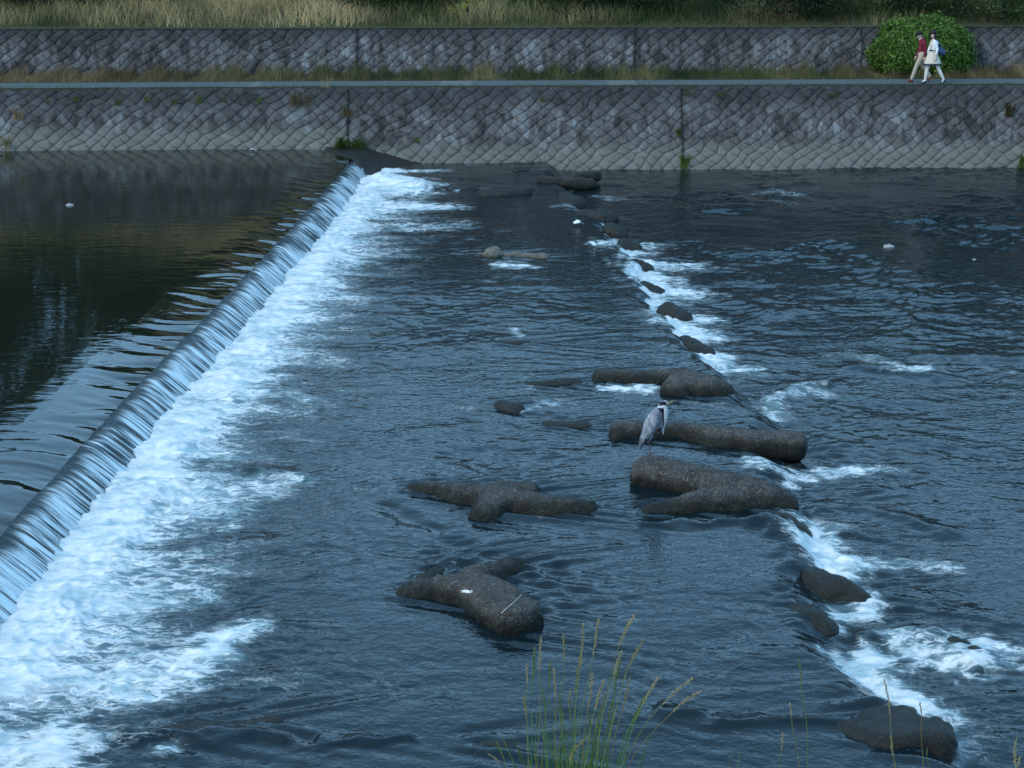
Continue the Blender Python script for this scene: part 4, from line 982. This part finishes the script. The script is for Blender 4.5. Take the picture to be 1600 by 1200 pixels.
# ------------------------------------------------------------------ heron
def colmat(name, rough=.7, sc=60):
    m, n, p = newmat(name); c = attr(n, 'col', False)
    v = posmap(n); f = noise(n, v, sc, 3)
    n.links.new(mixc(n, math_(n, 'MULTIPLY', f, .35), c, (.02, .02, .025)), p.inputs['Base Color']); p.inputs['Roughness'].default_value = rough
    p.inputs['Specular IOR Level'].default_value = .2; bump(n, p, f, .3, .004); return m
def heron():
    C = next(o for o in bpy.data.objects if o.get('label', '').startswith('large tapering'))
    ft, _ = on_obj(C, 1016, 711)
    root = ft.copy(); S = .70   # standing height of the hunched bird
    t = empty('heron', root, 'hunched grey heron standing on the large tapering concrete block', 'heron')
    # local: +X is where the bird looks (photo right), Z up
    def q(px, py): # photo detail crop (10x) around the bird, foot at (555,1045)
        return ((px-555)/1200*120/106.0, (1045-py)/1200*120/106.0/.955)
    def v(px, py, y=0): a, b = q(px, py); return Vector((a, y, b))
    caps = []
    body = [(690, 350, .052), (640, 430, .085), (590, 520, .100), (540, 620, .098), (500, 720, .078), (460, 800, .055), (420, 880, .036), (400, 955, .018)]
    for a, b in zip(body[:-1], body[1:]): caps.append((v(a[0], a[1]), v(b[0], b[1]), a[2], b[2]))
    neck = [(735, 310, .034), (752, 380, .043), (750, 470, .045), (725, 570, .042), (690, 640, .045)]
    for a, b in zip(neck[:-1], neck[1:]): caps.append((v(a[0], a[1], -.0), v(b[0], b[1]), a[2], b[2]))
    caps.append((v(705, 270), v(755, 262), .030, .030)); caps.append((v(755, 262), v(790, 265), .026, .014))
    caps.append((v(785, 272), v(890, 225), .011, .003)); caps.append((v(785, 283), v(860, 250), .009, .003))
    caps.append((v(730, 640), v(735, 730), .018, .006))
    # folded wings on both flanks
    for s in (-1, 1):
        w_ = [(640, 400, .05, .055), (600, 520, .07, .06), (550, 640, .068, .055), (490, 760, .048, .035), (425, 870, .028, .018), (395, 960, .012, .008)]
        for a, b in zip(w_[:-1], w_[1:]): caps.append((v(a[0], a[1], s*a[3]), v(b[0], b[1], s*b[3]), a[2], b[2]))
        # legs: thigh feathers, hock, shank, toes
        x = .012*s; caps.append((v(560, 760, s*.03), v(545, 870, s*.028), .028, .010)); caps.append((v(543, 870, s*.028), v(555, 1030, s*.028), .0075, .007))
        for ax, ay in ((.06, 0), (.045, .03), (.045, -.03), (-.035, 0)):
            f0 = v(555, 1033, s*.028); caps.append((f0, f0+Vector((ax, ay, -.004)), .006, .004))
    me = fuse('heron_body', caps, .0062, 0, 1, 0, 1)
    def col(c):
        n = len(c); X = c[:, 0]/(120/106/1200)+555; Zp = 1045-c[:, 2]*.955/(120/106/1200)
        ab = np.abs(c[:, 1])
        grey = np.array([.25, .27, .31]); dk = np.array([.015, .018, .03]); wh = np.array([.62, .66, .66]); bk = np.array([.42, .33, .15]); lg = np.array([.16, .12, .10]); wing = np.array([.26, .29, .34])
        out = np.repeat(grey[None], n, 0)
        k = fbm(c[:, 0]*30, c[:, 2]*7, 3, 3); out *= (1+.35*k)[:, None]
        pl = (Zp < 780) & (Zp > 430) & (X < 640) & (perlin((c[:, 0]+c[:, 2]*.25)*75, c[:, 2]*9, 5) > .16); out[pl] = np.array([.48, .52, .56])
        fl = (Zp > 780) & (X < 545); out[fl] = np.array([.13, .15, .18])*(1+.3*k[fl])[:, None]
        neckm = (X > 715+np.interp(Zp, [240, 400, 600, 760], [-20, 25, 15, -30])) & (Zp < 760) & (Zp > 290); out[neckm] = wh
        st_ = (np.abs(X-(np.interp(Zp, [320, 400, 580, 640], [680, 725, 738, 705]))) < np.interp(Zp, [320, 350, 400, 600], [45, 40, 16, 8])) & (Zp > 320) & (Zp < 660); out[st_] = dk
        belly = (X > np.interp(Zp, [600, 700, 820], [700, 630, 545])) & (Zp > 600) & (Zp < 860) & (X < 700) & (ab < .075); out[belly] = dk
        head = (Zp <= 330) & (X > 640) & (X < 800); out[head] = wh
        cap = (Zp < 295) & (Zp > 238) & (X > 650) & (X < 770) & (ab > .008); out[cap] = dk
        cres = (Zp < 305) & (X <= 700) & (Zp > 262) & (X > 640); out[cres] = dk
        bill = (X > 785) & (Zp < 310); out[bill] = bk
        leg = (Zp > 862) & (X > 520); out[leg] = lg
        return out
    vcolor(me, col)
    me.transform(Matrix.Rotation(radians(-8), 4, 'Z')); me.transform(Matrix.Translation(root))
    link('body', me, colmat('heron_plumage'), t)
    # layered wing and back plumes
    r = np.random.default_rng(3); V = []; F = []; Cc = []
    for k in range(46):
        a = r.random(); px = 590-150*a+r.normal()*22; py = 470+230*a+r.normal()*40; L = .06+.04*r.random(); o = len(V)
        p = v(px, py, -.060-.055*sin(pi*min(1, max(0, (py-400)/480)))); d = Vector((-.30+.1*r.normal(), .04, -1)).normalized(); wv = Vector((.006, 0, -.001))
        for s in range(4):
            tt = s/3; c0 = p+d*L*tt+Vector((0, -.006*sin(pi*tt), 0)); V += [c0-wv*(1-.8*tt), c0+wv*(1-.8*tt)]
        for s in range(3): F.append((o+2*s, o+2*s+1, o+2*s+3, o+2*s+2))
        g = r.uniform(.28, .6); Cc += [(g, g*1.07, g*1.14)]*8
    me = npmesh('plumes', np.array([tuple(x) for x in V]), np.array(F), True, {'col': np.array(Cc)})
    me.transform(Matrix.Rotation(radians(-8), 4, 'Z')); me.transform(Matrix.Translation(root)); link('plumes', me, colmat('plume'), t)
    # eye
    me = fuse('eye', [(v(768, 262, -.026), v(769, 262, -.027), .006, .006)], .002); me.transform(Matrix.Rotation(radians(-8), 4, 'Z')); me.transform(Matrix.Translation(root))
    link('eye', me, flat('eye_yellow', (.5, .42, .05), .2, .05), t)
heron()

# ------------------------------------------------------------------ the couple on the path
SK = flat('skin', (.50, .33, .25), .6, .06, 20)
def person(label, root, build, faceless=False):
    t = empty('person', root, label, 'person', None); build(t, root); return t
def cap_list(chain):
    return [(Vector(a[:3]), Vector(b[:3]), a[3], b[3]) for a, b in zip(chain[:-1], chain[1:])]
def put(name, caps, vox, mat, t, root, amp=0, seed=0, sm=2):
    me = fuse(name, caps, vox, amp, 9, seed, sm); me.transform(Matrix.Translation(root)); return link(name, me, mat, t)
def hand(p, d, side, s=1.0):
    """palm, four curled fingers, thumb; p wrist, d direction of forearm"""
    p = Vector(p); d = Vector(d).normalized(); sd = Vector(side).normalized(); nn = d.cross(sd).normalized()
    L = [(p, p+d*.085, .020, .024), (p+d*.02+sd*.012, p+d*.08+sd*.020, .018, .016), (p+d*.02-sd*.012, p+d*.08-sd*.020, .018, .016)]
    for i, ln in enumerate((.062, .072, .068, .052)):
        b = p+d*.088+sd*(.030-.020*i); m = b+d*ln*.5+nn*.004; e = m+(d+nn*.55).normalized()*ln*.5; L += [(b, m, .0082, .0078), (m, e, .0078, .0068)]
    b = p+d*.03+sd*.024; m = b+(d+sd*.9).normalized()*.035; L += [(b, m, .011, .009), (m, m+d*.028, .009, .007)]
    return L
def head(c, fx, fy, r=.098, tilt=0):
    """skull, jaw, nose, ears; (fx, fy) is where the face looks"""
    c = Vector(c); f = Vector((fx, fy, tilt)).normalized(); sd = f.cross(Vector((0, 0, 1))).normalized(); up = sd.cross(f).normalized()
    L = [(c+up*.035-f*.018, c+up*.035+f*.012, .082, .078), (c-up*.01+f*.015, c-up*.055+f*.038, .066, .042), (c+up*.015+f*.086, c-up*.014+f*.103, .010, .013), (c-up*.04+f*.082-sd*.016, c-up*.04+f*.082+sd*.016, .008, .008)]
    for s in (-1, 1): L.append((c+sd*s*.080+up*.012, c+sd*s*.082-up*.018, .014, .010)); L.append((c+sd*s*.034+up*.036+f*.074, c+sd*s*.016+up*.038+f*.080, .010, .009))
    return L, f, sd, up
def eyes(t, root, c, f, sd, up):
    c = Vector(c)
    L = [(c+sd*s*.031+up*.016+f*.083, c+sd*s*.029+up*.016+f*.0835, .0085, .0085) for s in (-1, 1)]
    put('eyes', L, .003, flat('eye_dark', (.02, .015, .012), .2, .1), t, root)
def man(t, R):
    trou = flat('khaki_cotton', (.42, .35, .26), .9, .12, 14); red = flat('maroon_knit', (.16, .018, .035), .95, .15, 30); shoe = flat('brown_leather', (.14, .035, .018), .5, .25)
    hip = (0, 0, .90)
    # front leg reaches left, rear leg pushes off
    Lf = [(-.02, -.09, .90, .105), (-.19, -.09, .52, .070), (-.31, -.09, .13, .058)]
    Lr = [(.02, .09, .90, .105), (.10, .09, .50, .070), (.34, .09, .20, .056)]
    put('trousers', cap_list(Lf)+cap_list(Lr)+[((-.01, -.06, .93), (-.01, .06, .93), .125, .125)], .016, trou, t, R, .006, 1)
    tors = [(0, 0, .92, .128), (-.01, 0, 1.10, .130), (-.015, 0, 1.28, .138), (-.03, 0, 1.38, .10)]
    caps = cap_list(tors)+[((-.02, -.15, 1.36), (-.02, .15, 1.36), .068, .068), ((0, -.05, .95), (0, .05, .95), .12, .12), ((-.01, -.08, 1.28), (-.01, .08, 1.28), .10, .10)]
    armN = [(-.01, -.20, 1.35, .058), (.06, -.225, 1.09, .048), (.035, -.235, .88, .036)]
    armF = [(-.01, .20, 1.35, .058), (-.04, .225, 1.09, .048), (-.12, .22, .88, .036)]
    put('sweater', caps+cap_list(armN)+cap_list(armF), .014, red, t, R, .006, 2)
    c = (-.125, 0, 1.545)
    hl, f, sd, up = head(c, -1, -.25, tilt=-.42)
    body = hl+[((-.035, 0, 1.38), (-.10, 0, 1.50), .058, .052)]
    body += hand((.030, -.235, .865), (-.1, 0, -1), (-1, 0, 0))+hand((-.125, .22, .865), (-.25, 0, -1), (-1, 0, 0))
    body += cap_list([(-.03, 0, 1.40, .05), (0, 0, 1.1, .06), (0, 0, .95, .06)])+[((-.02, -.15, 1.36), (-.02, .15, 1.36), .04, .04)]
    for a in (armN, armF): body += [(Vector(a[0][:3]), Vector(a[1][:3]), .035, .032), (Vector(a[1][:3]), Vector(a[2][:3])-Vector((0, 0, .02)), .032, .026)]
    for a in (Lf, Lr): body += [(Vector(a[0][:3]), Vector(a[1][:3]), .06, .045), (Vector(a[1][:3]), Vector(a[2][:3])-Vector((0, 0, .05)), .045, .035)]
    put('body', body, .0095, SK, t, R)
    eyes(t, R, c, f, sd, up)
    C = Vector(c)
    put('hair', [(C+up*.055-f*.03, C+up*.05-f*.01, .088, .085), (C-f*.05, C-f*.055-up*.03, .062, .05)], .012, flat('dark_hair', (.012, .010, .010), .6, .3, 40), t, R)
    put('cap', [(C+up*.085-f*.015, C+up*.08+f*.01, .088, .09), (C+up*.072+f*.07, C+up*.058+f*.125, .035, .022)], .012, flat('black_cap', (.012, .012, .016), .8, .2), t, R)
    put('shirt_collar', [(C-up*.10+f*.03-sd*.03, C-up*.125+f*.055, .016, .014), (C-up*.10+f*.03+sd*.03, C-up*.125+f*.055, .016, .014)], .008, flat('white_cotton', (.7, .7, .7), .9, .05), t, R)
    put('shoe', [((-.29, -.09, .05), (-.42, -.09, .055), .048, .042), ((-.31, -.09, .09), (-.31, -.09, .10), .05, .045)], .012, shoe, t, R)
    put('shoe', [((.37, .09, .14), (.30, .09, .045), .048, .042), ((.36, .09, .16), (.36, .09, .18), .045, .045)], .012, shoe, t, R)
def woman(t, R):
    cream = flat('cream_dress', (.62, .54, .44), .9, .16, 18); white = flat('white_cardigan', (.78, .80, .80), .9, .05); navy = flat('navy_band', (.02, .022, .05), .8, .2); hair = flat('black_hair', (.014, .010, .012), .45, .3, 50)
    tights = flat('white_tights', (.66, .62, .56), .8, .06); shoe = flat('black_shoe', (.012, .012, .018), .3, .2)
    Lf = [(-.03, .06, .86, .082), (-.12, .06, .48, .056), (-.15, .06, .30, .054), (-.16, .06, .10, .036)]
    Lr = [(.04, -.06, .86, .082), (.17, -.06, .52, .058), (.28, -.06, .32, .054), (.38, -.06, .15, .036)]
    put('tights', cap_list(Lf)+cap_list(Lr)+[((-.16, .06, .10), (-.24, .06, .06), .034, .028), ((.38, -.06, .14), (.35, -.06, .065), .034, .03)], .012, tights, t, R)
    # flared skirt: lathe with pleats
    n = 36; V = []; F = []
    prof = [(1.02, .118, .105), (.97, .125, .115), (.90, .165, .145), (.80, .205, .175), (.70, .24, .20), (.625, .262, .215)]
    prof2 = prof+[(.615, .258, .21), (.80, .19, .16), (1.0, .10, .09)]
    for z, a, b in prof2:
        for j in range(n):
            ph = 2*pi*j/n; k = 1+.045*sin(9*ph)*max(0, (1.0-z)/.4); x = a*k*cos(ph)+.03*(1.0-z); V.append((x, b*k*sin(ph), z+.01*sin(3*ph)*(1-z)))
    for i in range(len(prof2)-1):
        for j in range(n): a = i*n+j; b = i*n+(j+1) % n; F.append((a, b, b+n, a+n))
    me = bpy.data.meshes.new('skirt'); me.from_pydata(V, [], F); me.transform(Matrix.Translation(R)); sk = link('skirt', me, cream, t, True)
    V = []; F = []
    for z, e in ((.628, 1.012), (.632, 1.03), (.592, 1.045), (.588, 1.02)):
        for j in range(n): ph = 2*pi*j/n; k = (1+.045*sin(9*ph)*.95)*e; V.append((.263*k*cos(ph)+.012, .216*k*sin(ph), z+.01*sin(3*ph)*.4))
    for i in range(4):
        for j in range(n): a = i*n+j; b = i*n+(j+1) % n; c2 = ((i+1) % 4)*n; F.append((a, b, c2+(j+1) % n, c2+j))
    me = bpy.data.meshes.new('hem'); me.from_pydata(V, [], F); me.transform(Matrix.Translation(R)); link('hem_band', me, navy, t, True)
    put('bodice', cap_list([(0, 0, 1.03, .100), (-.01, 0, 1.15, .108), (-.012, 0, 1.24, .10)])+[((-.07, -.045, 1.20), (-.07, .045, 1.20), .05, .05)], .012, cream, t, R)
    put('waist_band', [((-.03, -.02, 1.035), (.02, .02, 1.035), .118, .118, (1, 1, .2))], .010, navy, t, R)
    armN = [(.0, -.155, 1.31, .048), (.075, -.19, 1.08, .042), (.055, -.20, .95, .034)]
    armF = [(-.01, .155, 1.31, .048), (-.08, .17, 1.08, .040), (-.11, .16, .95, .034)]
    put('cardigan', cap_list(armN)+cap_list(armF)+[((.0, -.12, 1.31), (.0, .12, 1.31), .055, .055), ((.05, -.06, 1.25), (.05, .06, 1.25), .085, .085), ((.04, -.05, 1.08), (.04, .05, 1.08), .082, .082), ((-.02, -.10, 1.26), (.0, -.10, 1.06), .042, .04)], .012, white, t, R)
    c = (-.045, -.01, 1.51)
    hl, f, sd, up = head(c, -.55, -1, tilt=.0)
    body = hl+[((0, 0, 1.33), (-.02, -.0, 1.46), .046, .044), ((-.01, 0, 1.34), (0, 0, 1.0), .07, .07), ((0, -.1, 1.31), (0, .1, 1.31), .035, .035), ((-.05, -.03, 1.31), (-.05, .03, 1.31), .035, .035)]
    body += cap_list([(.0, -.155, 1.31, .034), (.075, -.19, 1.08, .030), (.045, -.205, .86, .021)])+cap_list([(-.01, .155, 1.31, .034), (-.08, .17, 1.08, .03), (-.12, .15, .86, .021)])
    body += hand((.043, -.205, .845), (-.1, 0, -1), (-1, 0, 0))+hand((-.12, .15, .845), (-.1, 0, -1), (-1, 0, 0))
    body += [((0, 0, 1.0), (0, 0, .86), .075, .08)]
    for a in (Lf, Lr): body += [(Vector(a[0][:3]), Vector(a[1][:3]), .05, .04)]
    put('body', body, .009, flat('fair_skin', (.62, .44, .36), .6, .05, 20), t, R); eyes(t, R, c, f, sd, up)
    C = Vector(c)
    hc = [(C+up*.05-f*.03, C+up*.065+f*.005, .100, .098), (C-f*.035+up*.02, C-f*.04-up*.08, .088, .07), (C+up*.075+f*.062-sd*.04, C+up*.075+f*.062+sd*.04, .036, .036)]
    for s in (-1, 1): hc += [(C+sd*s*.072+up*.03-f*.0, C+sd*s*.078-up*.14+f*.015, .036, .026)]
    put('hair', hc, .011, hair, t, R, .004, 5)
    put('shoe', [((-.15, .06, .045), (-.255, .06, .035), .036, .030), ((-.13, .06, .02), (-.13, .06, .05), .015, .02)], .009, shoe, t, R)
    put('shoe', [((.405, -.06, .115), (.335, -.06, .04), .034, .028), ((.435, -.06, .07), (.42, -.06, .11), .012, .018)], .009, shoe, t, R)
mr = P(1437, 127, ZT+.012); wr = P(1453, 131, ZT+.012)
MY = mr.y+.25
MAN = person('man in black cap and maroon sweater walking with bowed head', Vector((Pd(1438, 120, wr.y+.5).x, wr.y+.5, ZT+.012)), man)
person('young woman in cream dress and white cardigan walking beside the man', Vector((wr.x+.02, wr.y, ZT+.012)), woman)
MAN.scale = (.93, .93, .93)
# shoulder bag
bagR = Vector((wr.x+.02, wr.y, ZT+.012))
bag = empty('shoulder_bag', bagR+Vector((.19, -.12, .98)), 'dark blue rounded bag hanging behind the woman from her shoulder', 'bag')
put('pouch', [((.13, -.10, 1.04), (.27, -.10, .98), .085, .10), ((.14, -.09, 1.12), (.24, -.09, 1.08), .06, .05)], .014, flat('blue_nylon', (.03, .05, .12), .5, .2, 9), bag, bagR, .008, 3)
me = tube('strap', [(.24, -.10, 1.12), (.16, -.17, 1.28), (.05, -.19, 1.375), (.0, -.16, 1.385), (.02, -.09, 1.36), (.10, -.05, 1.26), (.15, -.06, 1.14)], .011, .011, 6); me.transform(Matrix.Translation(bagR)); link('strap', me, flat('blue_strap', (.03, .045, .10), .6, .2), bag)
